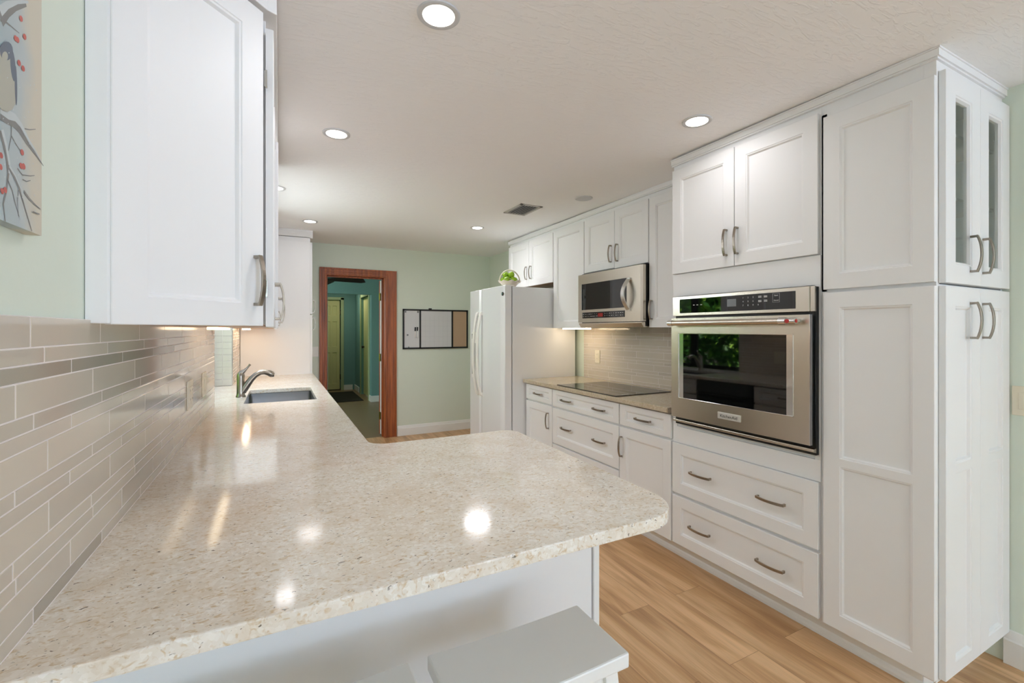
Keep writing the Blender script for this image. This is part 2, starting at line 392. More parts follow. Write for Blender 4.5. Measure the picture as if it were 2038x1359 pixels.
# dining area wall further right and behind the camera, with a side window
mb = MB(); mb.box(3.5, 3.6, -6.2, .2, 0, .9); mb.box(3.5, 3.6, -6.2, .2, 2.1, 2.5); mb.box(3.5, 3.6, -6.2, -5.4, .9, 2.1); mb.box(3.5, 3.6, -3.4, .2, .9, 2.1)
mb.box(XW + .15, 3.6, .2, .3, 0, 2.5)
struct('wall_dining', mb, WALLG)
mb = MB(); mb.box(-.75, .1, -6.3, -6.2, 0, 2.5); mb.box(2.5, 4.0, -6.3, -6.2, 0, 2.5); mb.box(.1, 2.5, -6.3, -6.2, 2.2, 2.5); struct('wall_back', mb, WALLG)
mb = MB(); mb.box(3.6, 4.9, -6.4, .4, 2.2, 2.3); struct('sun_blocking_eave', mb, TRIMW)  # unseen slab added to block the sun from the side window
# far wall with doorway
DX0, DX1, DZ = .50, 1.195, 2.02
mb = MB(); mb.box(-.51, DX0, 5.80, 5.93, 0, 2.5); mb.box(DX1, 2.79, 5.80, 5.93, 0, 2.5); mb.box(DX0, DX1, 5.80, 5.93, DZ, 2.5); struct('wall_far', mb, WALLG)
# baseboards
def baseboard(name, x0, x1, y0, y1, along):
    mb = MB()
    if along == 'x': mb.prism([(y0, 0), (y1, 0), (y1, .130), (y1 - .004, .130), (y0 + .008, .112), (y0 + .006, .100), (y0, .094)], 0, x0, x1)
    else: mb.prism([(x0, 0), (x1, 0), (x1, .130), (x1 - .004, .130), (x0 + .008, .112), (x0 + .006, .100), (x0, .094)], 1, y0, y1)
    return struct(name, mb, TRIMW, bevel=.001, seg=1)
baseboard('baseboard_far', 1.345, XW, 5.784, 5.80, 'x')
mb = MB(); mb.prism([(2.622, 0), (2.64, 0), (2.64, .138), (2.634, .138), (2.630, .118), (2.627, .104), (2.622, .098)], 1, .2, .72); struct('baseboard_right', mb, TRIMW, bevel=.001, seg=1)
# wooden door casing and jamb
mb = MB()
yc = 5.785
for x0, x1, q in ((.428, DX0 + .008, 1), (DX1 - .008, 1.335, -1)):
    pr = [(0, 0), (0, -.016), (.012, -.02), (.03, -.014), (.06, -.012), (.072, -.006), (.08, 0)] if q > 0 else None
    mb.box(x0, x1, yc, 5.80, 0, 2.10)
    mb.box(x0 if q > 0 else x1 - .018, x0 + .018 if q > 0 else x1, yc - .008, yc, 0, 2.10)
    mb.box(x1 - .022 if q > 0 else x0 + .006, x1 - .006 if q > 0 else x0 + .022, yc - .010, yc, 0, 2.03); mb.box(x0 + .034, x0 + .046, yc - .005, yc, 0, 2.06)
mb.box(.428, 1.335, yc - .0005, 5.80, DZ - .008, 2.10); mb.box(.428, 1.335, yc - .0085, yc, 2.082, 2.10); mb.box(DX0, DX1, yc - .010, yc, 2.018, 2.032); mb.box(DX0 - .03, DX1 + .03, yc - .005, yc, 2.05, 2.06)
mb.box(DX0 - .004, DX0 + .012, 5.79, 5.94, 0, DZ); mb.box(DX1 - .012, DX1 + .004, 5.79, 5.94, 0, DZ); mb.box(DX0, DX1, 5.79, 5.94, DZ - .012, DZ + .004)
mb.box(DX0 + .012, DX0 + .024, 5.86, 5.885, 0, DZ - .012); mb.box(DX1 - .030, DX1 - .012, 5.86, 5.885, 0, DZ - .012); mb.box(DX0 + .012, DX1 - .012, 5.86, 5.885, DZ - .026, DZ - .012)
struct('trim_1', mb, CHERRY, bevel=.003)
# door leaf swung open into the far room, seen on its hinge edge
mb = MB(); mb.box(0, .70, 0, .036, .015, DZ - .03)
dl = struct('door_1', mb, [CHERRY, TRIMW]); dl['label'] = 'stained door leaf open into the far room'
dl.location = (1.178, 5.958, 0); dl.rotation_euler = (0, 0, math.radians(38))
mb = MB(); mb.box(-.001, 0, .0, .020, .015, DZ - .03); mb.build('edge_strip', TRIMW, dl)
for hz in (.25, 1.0, 1.78):
    mb = MB(); mb.tube([(-.006, .018, hz - .05), (-.006, .018, hz + .05)], .007); mb.box(-.003, -.001, .005, .036, hz - .045, hz + .045)
    mb.build('hinge', mat('aged_brass', srgb(130, 120, 50), .4, 1) if hz == .25 else bpy.data.materials['aged_brass'], dl)

# ------------------------------------------------------------------ far room seen through the doorway
mb = MB(); mb.box(-2.0, 4.0, 5.86, 11.2, -.05, 0); struct('floor_far_room', mb, TILEFL)
mb = MB(); mb.box(-2.0, 4.0, 5.93, 11.2, 2.40, 2.5); struct('ceiling_far_room', mb, TEAL)
mb = MB()
mb.box(-2.0, .79, 8.78, 8.9, 0, 2.4); mb.box(1.555, 3.2, 8.78, 8.9, 0, 2.4); mb.box(.79, 1.555, 8.78, 8.9, 2.02, 2.4)
mb.box(1.555, 1.65, 8.9, 9.02, 0, 2.4); mb.box(1.555, 1.65, 9.95, 10.85, 0, 2.4); mb.box(1.555, 1.65, 9.02, 9.95, 2.04, 2.4)
mb.box(.5, 1.05, 10.83, 10.95, 2.04, 2.4); mb.box(1.30, 1.70, 10.83, 10.95, 0, 2.4); mb.box(1.05, 1.30, 10.83, 10.95, 2.04, 2.4)
mb.box(.69, .79, 8.9, 10.9, 0, 2.4); mb.box(.3, 1.8, 11.2, 11.3, 0, 2.4); mb.box(.3, .5, 10.83, 11.2, 0, 2.4); mb.box(1.5, 1.7, 10.95, 11.2, 0, 2.4)
mb.box(3.1, 3.2, 5.93, 8.9, 0, 2.4)
mb.box(-2.0, -1.9, 5.93, 6.4, 0, 2.4); mb.box(-2.0, -1.9, 8.2, 8.9, 0, 2.4); mb.box(-2.0, -1.9, 6.4, 8.2, 0, .7); mb.box(-2.0, -1.9, 6.4, 8.2, 2.1, 2.4)
struct('wall_far_room', mb, TEAL)
mb = MB(); mb.box(1.54, 3.1, 8.762, 8.78, 0, .115); mb.box(1.54, 1.556, 8.765, 9.0, 0, .115); mb.box(1.30, 1.5, 10.815, 10.83, 0, .115); mb.box(1.538, 1.556, 10.2, 10.82, 0, .115)
struct('baseboard_far_room', mb, TRIMW, bevel=.002, seg=1)
mb = MB(); mb.box(1.245, 1.31, 10.80, 10.83, 0, 2.08); mb.box(.80, 1.31, 10.80, 10.83, 2.03, 2.09)
mb.box(1.535, 1.556, 8.95, 9.03, 0, 2.1); mb.box(1.535, 1.556, 9.95, 10.03, 0, 2.1); mb.box(1.535, 1.556, 8.95, 10.03, 2.03, 2.1)
struct('trim_2', mb, CREAMW, bevel=.003)
r = empty('hallway_door', (.86, 10.86, 0), 0, 'cream six-panel door standing ajar at the end of the hallway', 'door')
mb = MB(); shaker(mb, 0, .37, .02, 2.03, 0, .035, [(.07, .17, .15, .85), (.21, .31, .15, .85), (.07, .17, .98, 1.55), (.21, .31, .98, 1.55), (.07, .17, 1.68, 1.9), (.21, .31, 1.68, 1.9)])
mb.build('door_panel', CREAMD, r)
for hz in (.3, 1.75): MB().box(.372, .39, -.01, 0, hz - .06, hz + .06).build('hinge', BLACK, r)
r = empty('closet_door', (1.60, 9.96, 0), RZ_R, 'flat cream door in the right side of the hallway with a dark knob', 'door')
MB().box(0, .92, 0, .035, .015, 2.03).build('door_panel', CREAMD, r, bevel=.002)
MB().lathe([(.012, -.05), (.026, -.045), (.03, -.03), (.02, -.018), (.012, -.012), (.022, -.002), (.022, 0)], (.08, 0, 1.0), 16, axis=1).build('knob', BLACK, r, smooth=50)
mb = MB(); mb.box(.83, 1.45, 9.0, 10.45, 0, .012); tag(mb.build('door_mat', MATD, bevel=.003), 'dark brown rectangular mat on the hallway floor', 'mat')
r = empty('ceiling_fan', (.45, 6.75, 2.40), 0, 'dark ceiling fan near the ceiling of the far room', 'fan')
MB().lathe([(.06, 0), (.06, -.04), (.014, -.06), (.014, -.27), (.08, -.28), (.1, -.32), (.08, -.37), (0, -.38)], (0, 0, 0), 20).build('motor', BLACK, r, smooth=40)
for k in range(5):
    a = math.radians(-5 + 72 * k); mb = MB()
    P = [(.16, -.05), (.56, -.085), (.62, -.06), (.66, .06), (.60, .085), (.16, .05)]
    R = Matrix.Rotation(a, 3, 'Z'); Tl = Matrix.Rotation(math.radians(-20), 3, 'X')
    for s_ in (0,):
        top = [R @ (Tl @ Vector((x, y, 0))) + Vector((0, 0, -.335)) for x, y in P]; bot = [p - Vector((0, 0, .008)) for p in top]
        mb.poly(top); mb.poly(bot[::-1])
        for i in range(6): mb.poly([top[i], bot[i], bot[(i + 1) % 6], top[(i + 1) % 6]])
    q0 = R @ Vector((.09, 0, 0)) + Vector((0, 0, -.335)); q1 = R @ Vector((.18, 0, 0)) + Vector((0, 0, -.335)); mb.tube([q0, q1], .012, 8)
    mb.build('blade', BLACK, r)

# ------------------------------------------------------------------ windows
def window(name, mk, frame_m):
    return mk
r = MB()
xw0, xw1 = -.502, -.47
r.box(xw0, xw1, Y1, Y2, .905, .95); r.box(xw0, xw1, Y1, Y2, ZW - .045, ZW); r.box(xw0, xw1, Y1, Y1 + .045, .905, ZW); r.box(xw0, xw1, Y2 - .045, Y2, .905, ZW); r.box(xw0, xw1, 3.80, 3.90, .905, ZW)
w1 = struct('window_1', r, TRIMDK, bevel=.002); w1['label'] = 'window over the sink with dark frame'
MB().box(-.488, -.484, Y1 + .04, Y2 - .04, .94, ZW - .04).build('window_pane', PANE, w1)
r = MB(); r.box(.1, 2.5, -6.28, -6.22, 0, .08); r.box(.1, 2.5, -6.28, -6.22, 2.12, 2.2); r.box(.1, .18, -6.28, -6.22, 0, 2.2); r.box(2.42, 2.5, -6.28, -6.22, 0, 2.2); r.box(1.25, 1.35, -6.28, -6.22, 0, 2.2)
struct('window_2', r, TRIMW); 
r = MB(); r.box(3.52, 3.58, -5.4, -3.4, .9, .96); r.box(3.52, 3.58, -5.4, -3.4, 2.04, 2.1); r.box(3.52, 3.58, -5.4, -5.34, .9, 2.1); r.box(3.52, 3.58, -3.46, -3.4, .9, 2.1); r.box(3.52, 3.58, -4.43, -4.37, .9, 2.1)
struct('window_3', r, TRIMW)

# ------------------------------------------------------------------ tile backsplash
def tile_rows(ybeg, yend, z0, z1, fn, gray_rule, lens=.30, seed=1):
    rng = random.Random(seed)
    hts = [.0255, .046, .024, .0255, .0505, .025, .024, .0505, .025, .0245, .0505, .025, .0255, .051]
    z = z0; k = 0
    while z < z1 - .004:
        h = min(hts[k % 14], z1 - z); small = h < .03
        off = rng.choice([0, .1, .15, .2, .25]) + rng.random() * .02
        y = ybeg - off
        g = .0018
        while y < yend:
            a, b = max(y + g, ybeg), min(y + lens - g, yend)
            if b - a > .01: fn(a, b, z + g * .7, z + h - g * .7, gray_rule(k % 14, (a + b) / 2, rng) if small else (0 if rng.random() < .8 else 1))
            y += lens
        z += h; k += 1
def gr_left(k, y, rng):
    if k == 11 and y < 1.98: return 2
    if k in (1, 4, 7, 10, 13): return 0
    return 2 if rng.random() < .05 else rng.choice([0, 1, 1, 0])
mb = MB()
XT = -.331
mb.box(XL, XT - .0006, -.6, Y1, .903, 1.374, 3)
tile_rows(-.6, Y1, .905, 1.374, lambda a, b, c, d, m_: mb.box(XT - .006, XT, a, b, c, d, m_), gr_left, seed=5)
mb.box(XL, XT - .0006, Y2, 5.098, .903, 1.372, 3)
tile_rows(Y2, 5.098, .905, 1.372, lambda a, b, c, d, m_: mb.box(XT - .006, XT, a, b, c, d, m_), gr_left, seed=8)
o = mb.build('tile_backsplash', [TILE_A, TILE_B, TILE_C, GROUT], bevel=.0006, seg=1)
tag(o, 'beige linear tile backsplash on the left wall above the long counter', 'backsplash')
mb = MB()
mb.box(-.46, XL, Y2 - .010, Y2, .903, 2.0, 3)
for k in range(22):
    z = .905 + k * .05
    for a, b in ((-.46, -.401), (-.399, XT)): mb.box(a, b, Y2 - .013, Y2 - .006, z + .001, z + .049, 0)
mb.box(-.46, XL, Y1, Y1 + .012, .903, 2.0, 0)
mb.box(XT - .004, XT + .0015, Y2 - .0135, Y2 + .001, .903, 1.372, 4)
o = mb.build('window_jamb_tile', [TILE_J, TILE_B, TILE_C, GROUT, CHROME], bevel=.0005, seg=1)
tag(o, 'pale tile lining the side of the sink window recess', 'tile')
XTR = 2.628
mb = MB(); mb.box(XTR + .0007, XW, 1.915, 3.575, .903, 1.372, 3)
def gr_right(k, y, rng): return rng.choice([0, 1, 1, 0])
tile_rows(1.915, 3.575, .905, 1.372, lambda a, b, c, d, m_: mb.box(XTR, XTR + .006, a, b, c, d, m_), gr_right, seed=11)
o = mb.build('tile_backsplash', [TILE_A, TILE_B, TILE_C, GROUT], bevel=.0006, seg=1)
tag(o, 'beige linear tile backsplash behind the cooktop on the right wall', 'backsplash')

# ------------------------------------------------------------------ right side cabinetry
def rc(Yf): return lambda y: Yf - y            # world Y -> local x
def R(name, label, cat, Yf, Yn, D, z0, z1, X, fr, **kw):
    fs = []
    for f in fr:
        g = dict(f); a, b, c, d = f['r']; g['r'] = (Yf - a, Yf - b, c, d)
        if 'h' in f: g['h'] = [((Yf - h[0]), *h[1:]) for h in f['h']]
        fs.append(g)
    return cabinet(name, label, cat, (X, Yf, 0), RZ_R, Yf - Yn, D, z0, z1, fs, **kw)
DB = XW - XR
ZT = 2.338
# base cabinets
GB = 'base cabinets under the cooktop counter'
R('base_cabinet', 'white base cabinet with one drawer and door beside the refrigerator', 'cabinet', 3.655, 3.202, DB, .115, .871, XR, [
    dict(r=(3.648, 3.206, .727, .860), name='drawer', st=.05, rl=.034, h=[(3.427, .794, False)]),
    dict(r=(3.648, 3.206, .126, .713), name='door', h=[(3.262, .586)])], group=GB)
R('base_cabinet', 'wide white base cabinet with deep drawers directly beneath the cooktop', 'cabinet', 3.201, 2.367, DB, .115, .871, XR, [
    dict(r=(3.198, 2.371, .722, .860), name='drawer', st=.055, rl=.034, h=[(2.992, .791, False), (2.577, .788, False)]),
    dict(r=(3.198, 2.371, .418, .708), name='drawer', h=[(2.992, .568, False), (2.577, .563, False)]),
    dict(r=(3.198, 2.371, .126, .406), name='drawer', h=[(2.992, .266, False), (2.577, .266, False)])], group=GB)
R('base_cabinet', 'white base cabinet with one drawer and door beside the oven cabinet', 'cabinet', 2.366, 1.913, DB, .115, .871, XR, [
    dict(r=(2.362, 1.917, .722, .860), name='drawer', st=.055, rl=.034, h=[(2.140, .790, False)]),
    dict(r=(2.362, 1.917, .126, .708), name='door', h=[(2.340, .580)])], group=GB)
# oven tower
ovc = R('oven_cabinet', 'tall white cabinet housing the wall oven, doors above and drawers below', 'cabinet', 1.912, 1.104, DB, .115, ZT, XR, [
    dict(r=(1.906, 1.507, 1.676, 2.272), h=[(1.548, 1.798)]),
    dict(r=(1.503, 1.110, 1.676, 2.272), h=[(1.486, 1.798)]),
    dict(r=(1.906, 1.108, .420, .706), name='drawer', h=[(1.706, .566, False), (1.312, .564, False)]),
    dict(r=(1.906, 1.108, .129, .404), name='drawer', h=[(1.712, .264, False), (1.315, .262, False)])])
# the face around the oven stands proud of the carcass
mb = MB(); Lc = lambda y: 1.912 - y
mb.box(.001, .808, .012, .0215, .708, .80); mb.box(.001, .808, .012, .0215, 1.545, 1.672); mb.box(.001, .03, .012, .0215, .80, 1.545); mb.box(.785, .808, .012, .0215, .80, 1.545)
mb.build('face_panel', WHITE, ovc, bevel=.001, seg=1)
# pantry with glass doors on its end
px0, px1, py0, py1 = 2.05, XW, .727, 1.103
pan = empty('pantry_cabinet', (0, 0, 0), 0, 'tall white pantry with glass upper doors on its end', 'cabinet')
mb = MB()
mb.box(px0, px1 - .002, py0, py1, .115, 1.515)                       # lower carcass
mb.box(px0, px1 - .002, py0, py1, 2.262, ZT)                        # top
mb.box(px0, px0 + .02, py0, py1, 1.515, 2.262); mb.box(px1 - .02, px1 - .002, py0, py1, 1.515, 2.262)
mb.box(px0, px1 - .002, py1 - .02, py1, 1.515, 2.262)
mb.build('body', WHITE_IN, pan)
mb = MB(); mb.box(px0 - .0005, px0 + .018, py0 - .0005, py0 + .035, .115, ZT); mb.build('corner_stile', WHITE, pan, bevel=.001, seg=1)
for z in (1.84, 2.08): MB().box(px0 + .02, px1 - .02, py0 + .02, py1 - .02, z, z + .012).build('shelf', WHITE_IN, pan, bevel=.001, seg=1)
frp = [dict(r=(0, .363, 1.522, 2.243), name='side_panel', st=.062), dict(r=(0, .363, .128, 1.508), name='side_panel', st=.062, mid=(.797, .829))]
hold = bpy.data.objects.new('front_panels', None); COL.objects.link(hold)
bpy.data.objects.remove(hold)
for f in frp:
    mb = MB(); x0, x1, z0, z1 = f['r']; s = .062
    pn = [(x0 + s, x1 - s, z0 + s, z1 - s)] if 'mid' not in f else [(x0 + s, x1 - s, z0 + s, f['mid'][0]), (x0 + s, x1 - s, f['mid'][1], z1 - s)]
    shaker(mb, x0, x1, z0, z1, 0, .02, pn)
    o = mb.build('side_panel', WHITE, pan); o.location = (XR, 1.088, 0); o.rotation_euler = (0, 0, RZ_R)
yd = .705
for (a, b, hx) in ((2.062, 2.349, 2.262), (2.352, 2.636, 2.372)):
    for gl, z0, z1 in ((True, 1.519, 2.262), (False, .129, 1.508)):
        mb = MB(); s = .071
        s0, s1 = (.075, .073) if a < 2.1 else (.075, .068)
        pn = [(a + s0, b - s1, z0 + .068, z1 - .072)] if gl else [(a + s0, b - s1, z0 + .045, .846), (a + s0, b - s1, .877, z1 - .07)]
        shaker(mb, a, b, z0, z1, yd, .02, pn, gl)
        d = mb.build('door', WHITE, pan)
        if gl:
            p = pn[0]; tag(MB().box(p[0] + .008, p[1] - .008, yd + .012, yd + .015, p[2] + .008, p[3] - .008).build('glass_pane', PANE, d), 'clear glass pane')
            for hz in (2.14, 1.62):
                xx = a + .012 if a < 2.1 else b - .05
                MB().box(xx, xx + .045, yd + .0205, yd + .034, hz - .02, hz + .02).build('hinge', CHROME, d, bevel=.002)
        pull(d, hx, 1.632 if gl else 1.388, yd, L=.135)
# toe board along the floor
mb = MB(); mb.prism([(2.135, 0), (2.15, 0), (2.15, .115), (2.145, .115), (2.145, .035), (2.140, .028), (2.135, .014)], 1, .80, 3.655)
mb.box(2.1455, XW, .80, 3.655, 0, .1145)
struct('trim_3', mb, TRIMW, bevel=.001, seg=1)
# crown mouldings
def crown(name, X, Yf, Yn, zt, ret=None):
    mb = MB()
    for o, a, b in ((.006, zt - .037, zt - .030), (.012, zt - .030, zt - .006), (.016, zt - .006, zt)):
        if ret: mb.prism([(X - o, Yf), (X - o, Yn - o), (XW, Yn - o), (XW, Yn + .03), (X + .03, Yn + .03), (X + .03, Yf)], 2, a, b)
        else: mb.box(X - o, X + .03, Yn, Yf, a, b)
    return struct(name, mb, WHITE)
crown('trim_4', 2.042, 1.915, .725, 2.3365, ret=True)
# wall cabinets on the right
GU = 'wall cabinets above the cooktop run'; DU = XW - XU
ZU = 2.352
R('wall_cabinet', 'white two-door wall cabinet above the refrigerator', 'cabinet', 4.590, 3.652, DU, 1.822, ZU + .015, XU, [
    dict(r=(4.585, 4.124, 1.812, 2.283), h=[(4.165, 1.952)]), dict(r=(4.120, 3.656, 1.812, 2.283), h=[(4.072, 1.950)])], group=GU, under=True)
R('wall_cabinet', 'tall narrow white wall cabinet between the refrigerator cabinet and microwave', 'cabinet', 3.651, 3.161, DU, 1.371, ZU, XU, [
    dict(r=(3.646, 3.165, 1.371, 2.283))], group=GU)
R('wall_cabinet', 'white two-door wall cabinet directly above the microwave', 'cabinet', 3.160, 2.401, DU, 1.828, ZU, XU, [
    dict(r=(3.156, 2.768, 1.838, 2.283), h=[(2.806, 1.953)]), dict(r=(2.764, 2.404, 1.832, 2.283), h=[(2.728, 1.950)])], group=GU)
R('wall_cabinet', 'narrow white wall cabinet between the microwave and oven tower', 'cabinet', 2.400, 1.913, DU, 1.371, ZU - .01, XU, [
    dict(r=(2.394, 1.918, 1.371, 2.283), h=[(2.366, 1.495)])], group=GU)
crown('trim_5', 2.337, 4.60, 1.915, 2.352)
mb = MB(); mb.box(2.40, 2.43, 3.20, 3.60, 1.360, 1.370); ob = mb.build('under_cabinet_light', LEDW); tag(ob, 'slim lit strip lamp under the narrow cabinet beside the refrigerator', 'lamp', 'under cabinet lights')

# ------------------------------------------------------------------ countertops
def rounded(cx, cy, r, a0, a1, n=8):
    return [(cx + r * math.cos(math.radians(a0 + (a1 - a0) * i / n)), cy + r * math.sin(math.radians(a0 + (a1 - a0) * i / n))) for i in range(n + 1)]
ZC, ZCB = .903, .873
def slab(name, faces, m, z0, z1, bevel=.003):
    me = bpy.data.meshes.new(name); bm = bmesh.new(); vd = {}
    def V(p):
        k = (round(p[0], 5), round(p[1], 5))
        if k not in vd: vd[k] = bm.verts.new((k[0], k[1], z1))
        return vd[k]
    for f in faces: bm.faces.new([V(p) for p in f])
    bmesh.ops.recalc_face_normals(bm, faces=bm.faces)
    g = bmesh.ops.extrude_face_region(bm, geom=list(bm.faces))
    bmesh.ops.translate(bm, verts=[v for v in g['geom'] if isinstance(v, bmesh.types.BMVert)], vec=(0, 0, z0 - z1))
    bmesh.ops.recalc_face_normals(bm, faces=bm.faces)
    bm.to_mesh(me); bm.free(); me.materials.append(m)
    o = bpy.data.objects.new(name, me); COL.objects.link(o)
    b = o.modifiers.new('bevel', 'BEVEL'); b.width = bevel; b.segments = 2; b.limit_method = 'ANGLE'; b.angle_limit = math.radians(60)
    return o
sx0, sx1, sy0, sy1 = -.190, .224, 3.205, 3.925
XC = .322
xs = [-.468, XL + .002, sx0, sx1, XC]; ys = [1.92, Y1 + .002, sy0, sy1, Y2 - .015, 5.098]
faces = []
for i in range(4):
    for j in range(5):
        if i == 0 and not (1 <= j <= 3): continue
        if i == 2 and j == 2: continue
        faces.append([(xs[i], ys[j]), (xs[i + 1], ys[j]), (xs[i + 1], ys[j + 1]), (xs[i], ys[j + 1])])
pen = [(xs[1], .808)] + rounded(.925 - .13, .805 + .13, .13, -90, -4, 12) + rounded(.945 - .06, 1.827 - .06, .06, 0, 90, 8) + \
      list(reversed(rounded(XC + .07, 1.827 + .07, .07, 180, 270, 8))) + [(XC, 1.92), (sx1, 1.92), (sx0, 1.92), (xs[1], 1.92)]
pp = []
for p in pen:
    if not pp or (abs(p[0] - pp[-1][0]) + abs(p[1] - pp[-1][1])) > 1e-4: pp.append(p)
faces.append(pp)
o = slab('countertop', faces, QUARTZ, ZCB, ZC); tag(o, 'beige speckled quartz countertop running from the sink to the peninsula', 'countertop')
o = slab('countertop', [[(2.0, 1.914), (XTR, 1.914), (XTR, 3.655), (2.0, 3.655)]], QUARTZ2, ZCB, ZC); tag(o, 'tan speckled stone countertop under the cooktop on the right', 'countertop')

# ------------------------------------------------------------------ peninsula base and left base cabinets
r = empty('peninsula_cabinet', (0, 0, 0), 0, 'white panelled base of the peninsula under the stone overhang', 'cabinet')
MB().box(XT, .895, 1.178, 1.79, 0, .872).build('body', WHITE, r, bevel=.001, seg=1)
MB().box(XT, .884, 1.160, 1.1775, .0, .872).build('back_panel', WHITE, r, bevel=.001, seg=1)
MB().box(.886, .908, 1.152, 1.79, .0, .872).build('end_panel', WHITE, r, bevel=.0015, seg=1)
for xx in (-.03, .42):
    MB().box(xx, xx + .03, .835, 1.159, .866, .8725).build('support_bracket', TRIMW, r)
def L(name, label, Yn, Yf, z0, z1, fr, D=.60, X=.297, **kw):
    fs = []
    for f in fr:
        g = dict(f); a, b, c, d = f['r']; g['r'] = (a - Yn, b - Yn, c, d)
        if 'h' in f: g['h'] = [((h[0] - Yn), *h[1:]) for h in f['h']]
        fs.append(g)
    return cabinet(name, label, 'cabinet', (X, Yn, 0), RZ_L, Yf - Yn, D, z0, z1, fs, **kw)
GL = 'base cabinets under the sink counter'
L('base_cabinet', 'white drawer base beneath the left counter near the peninsula', 1.80, 2.545, .115, .871, [
    dict(r=(1.95, 2.54, .722, .86), name='drawer', st=.05, rl=.034, h=[(2.25, .79, False)]),
    dict(r=(1.95, 2.54, .43, .708), name='drawer', h=[(2.25, .57, False)]), dict(r=(1.95, 2.54, .126, .418), name='drawer', h=[(2.25, .27, False)])], group=GL)
r = empty('dishwasher', (.297, 2.55, 0), RZ_L, 'black dishwasher under the left counter, mirrored in the oven glass', 'dishwasher')
MB().box(.002, .598, .02, .58, .1, .868).build('body', DARKGREY, r)
MB().box(.004, .596, 0, .02, .12, .745).build('door', BLACKGLASS, r, bevel=.002)
MB().box(.004, .596, 0, .02, .75, .866).build('control_panel', BLACKGLASS, r, bevel=.002)
mb = MB(); mb.tube([(.06, -.035, .72), (.54, -.035, .72)], .009); mb.box(.07, .085, -.035, 0, .714, .726); mb.box(.515, .53, -.035, 0, .714, .726); mb.build('handle', BLACK, r)
# the sink base has no closed top so the bowl hangs in it
r = empty('sink_base_cabinet', (.297, 3.15, 0), RZ_L, 'white two-door base cabinet under the sink', 'cabinet', GL)
mb = MB(); mb.box(.001, .02, .0205, .6, .115, .871); mb.box(.83, .849, .0205, .6, .115, .871); mb.box(.001, .849, .0205, .6, .115, .135); mb.box(.001, .849, .0205, .035, .135, .871); mb.box(.001, .849, .59, .6, .135, .871)
mb.build('body', WHITE, r)
fronts_build(r, [dict(r=(.005, .423, .126, .708), h=[(.38, .6)]), dict(r=(.427, .845, .126, .708), h=[(.47, .6)]), dict(r=(.005, .845, .722, .86), name='false_front', st=.05, rl=.034)])
L('base_cabinet', 'white base cabinet between the sink and tall left pantry', 4.0, 5.095, .115, .871, [
    dict(r=(4.005, 4.545, .126, .708), h=[(4.50, .6)]), dict(r=(4.55, 5.09, .126, .708), h=[(4.60, .6)]),
    dict(r=(4.005, 4.545, .722, .86), name='drawer', st=.05, rl=.034, h=[(4.27, .79, False)]), dict(r=(4.55, 5.09, .722, .86), name='drawer', st=.05, rl=.034, h=[(4.82, .79, False)])], group=GL)
mb = MB(); mb.box(.21, .225, 1.80, 5.78, 0, .114); struct('trim_6', mb, TRIMW)
# tall cabinet past the sink
r = L('tall_cabinet', 'tall white cabinet at the far end of the sink counter', 5.10, 5.785, .115, 2.36, [
    dict(r=(5.105, 5.78, 1.520, 2.255), h=[(5.16, 1.60)]), dict(r=(5.105, 5.78, .13, 1.508), h=[(5.16, 1.42)])], X=.311, D=.64)
MB().box(-.004, 0, .021, .64, .12, 2.262).build('side_panel', WHITE, r, bevel=.001, seg=1)
mb = MB(); mb.prism([(5.10, 2.30), (5.10, 2.306), (5.085, 2.335), (5.083, 2.356), (5.079, 2.358), (5.079, 2.376), (5.12, 2.376), (5.12, 2.30)], 0, XT, .315)
mb.box(.28, .315, 5.10, 5.79, 2.335, 2.376); struct('trim_7', mb, WHITE, bevel=.001, seg=1)

# ------------------------------------------------------------------ left wall cabinets
ZL = 1.3645
mb = MB()
r = empty('corner_wall_cabinet', (0, 0, 0), 0, 'angled white wall cabinet nearest the camera above the tile', 'cabinet')
A, B = (-.299, 1.18), (-.037, 1.442)
k = .0205 / math.sqrt(2)
mb.prism([(XT - .009, 1.18), (A[0] - .006, 1.18), (A[0] - .006 + .004, 1.184), (B[0] - k - .040, B[1] + k - .044), (B[0] - k - .040, B[1] + k + .030), (XT - .009, B[1] + k + .030)], 2, ZL + .002, 2.335)
mb.build('body', WHITE, r, bevel=.001, seg=1)
wd = math.dist(A, B)
mb = MB(); shaker(mb, 0, wd, ZL, 2.240, 0, .02, [(.068, wd - .068, ZL + .060, 2.172)])
d = mb.build('door', WHITE, r); d.location = (A[0], A[1], 0); d.rotation_euler = (0, 0, PI / 4)
pull(d, wd - .028, 1.488, 0, L=.137)
mb = MB(); mb.box(XT, -.04, 1.45, 1.452, ZL + .001, ZL + .0015)
def LU(label, Yn, Yf, X, doors, zt=2.335):
    fs = []
    for f in doors:
        g = dict(f); a, b = f['y']; g['r'] = (a - Yn, b - Yn, ZL - .002, 2.212)
        g['h'] = [(f['hy'] - Yn, 1.458)]
        fs.append(g)
    return cabinet('wall_cabinet', label, 'cabinet', (X, Yn, 0), RZ_L, Yf - Yn, X - XT - .0 + .0, ZL + .006, zt, fs, group='wall cabinets over the sink counter', under=True)
LU('white wall cabinet just past the angled corner cabinet on the left', 1.500, 2.325, -.0125, [dict(y=(1.466, 1.891), hy=1.86), dict(y=(1.895, 2.321), hy=1.93)])
LU('white wall cabinet between the first left wall cabinet and sink window', 2.327, 3.120, -.001, [dict(y=(2.331, 2.722), hy=2.69), dict(y=(2.726, 3.116), hy=2.76)])
LU('white wall cabinet beyond the sink window beside the tall cabinet', 4.33, 5.094, -.012, [dict(y=(4.334, 4.71), hy=4.67), dict(y=(4.714, 5.09), hy=4.75)], 2.35)
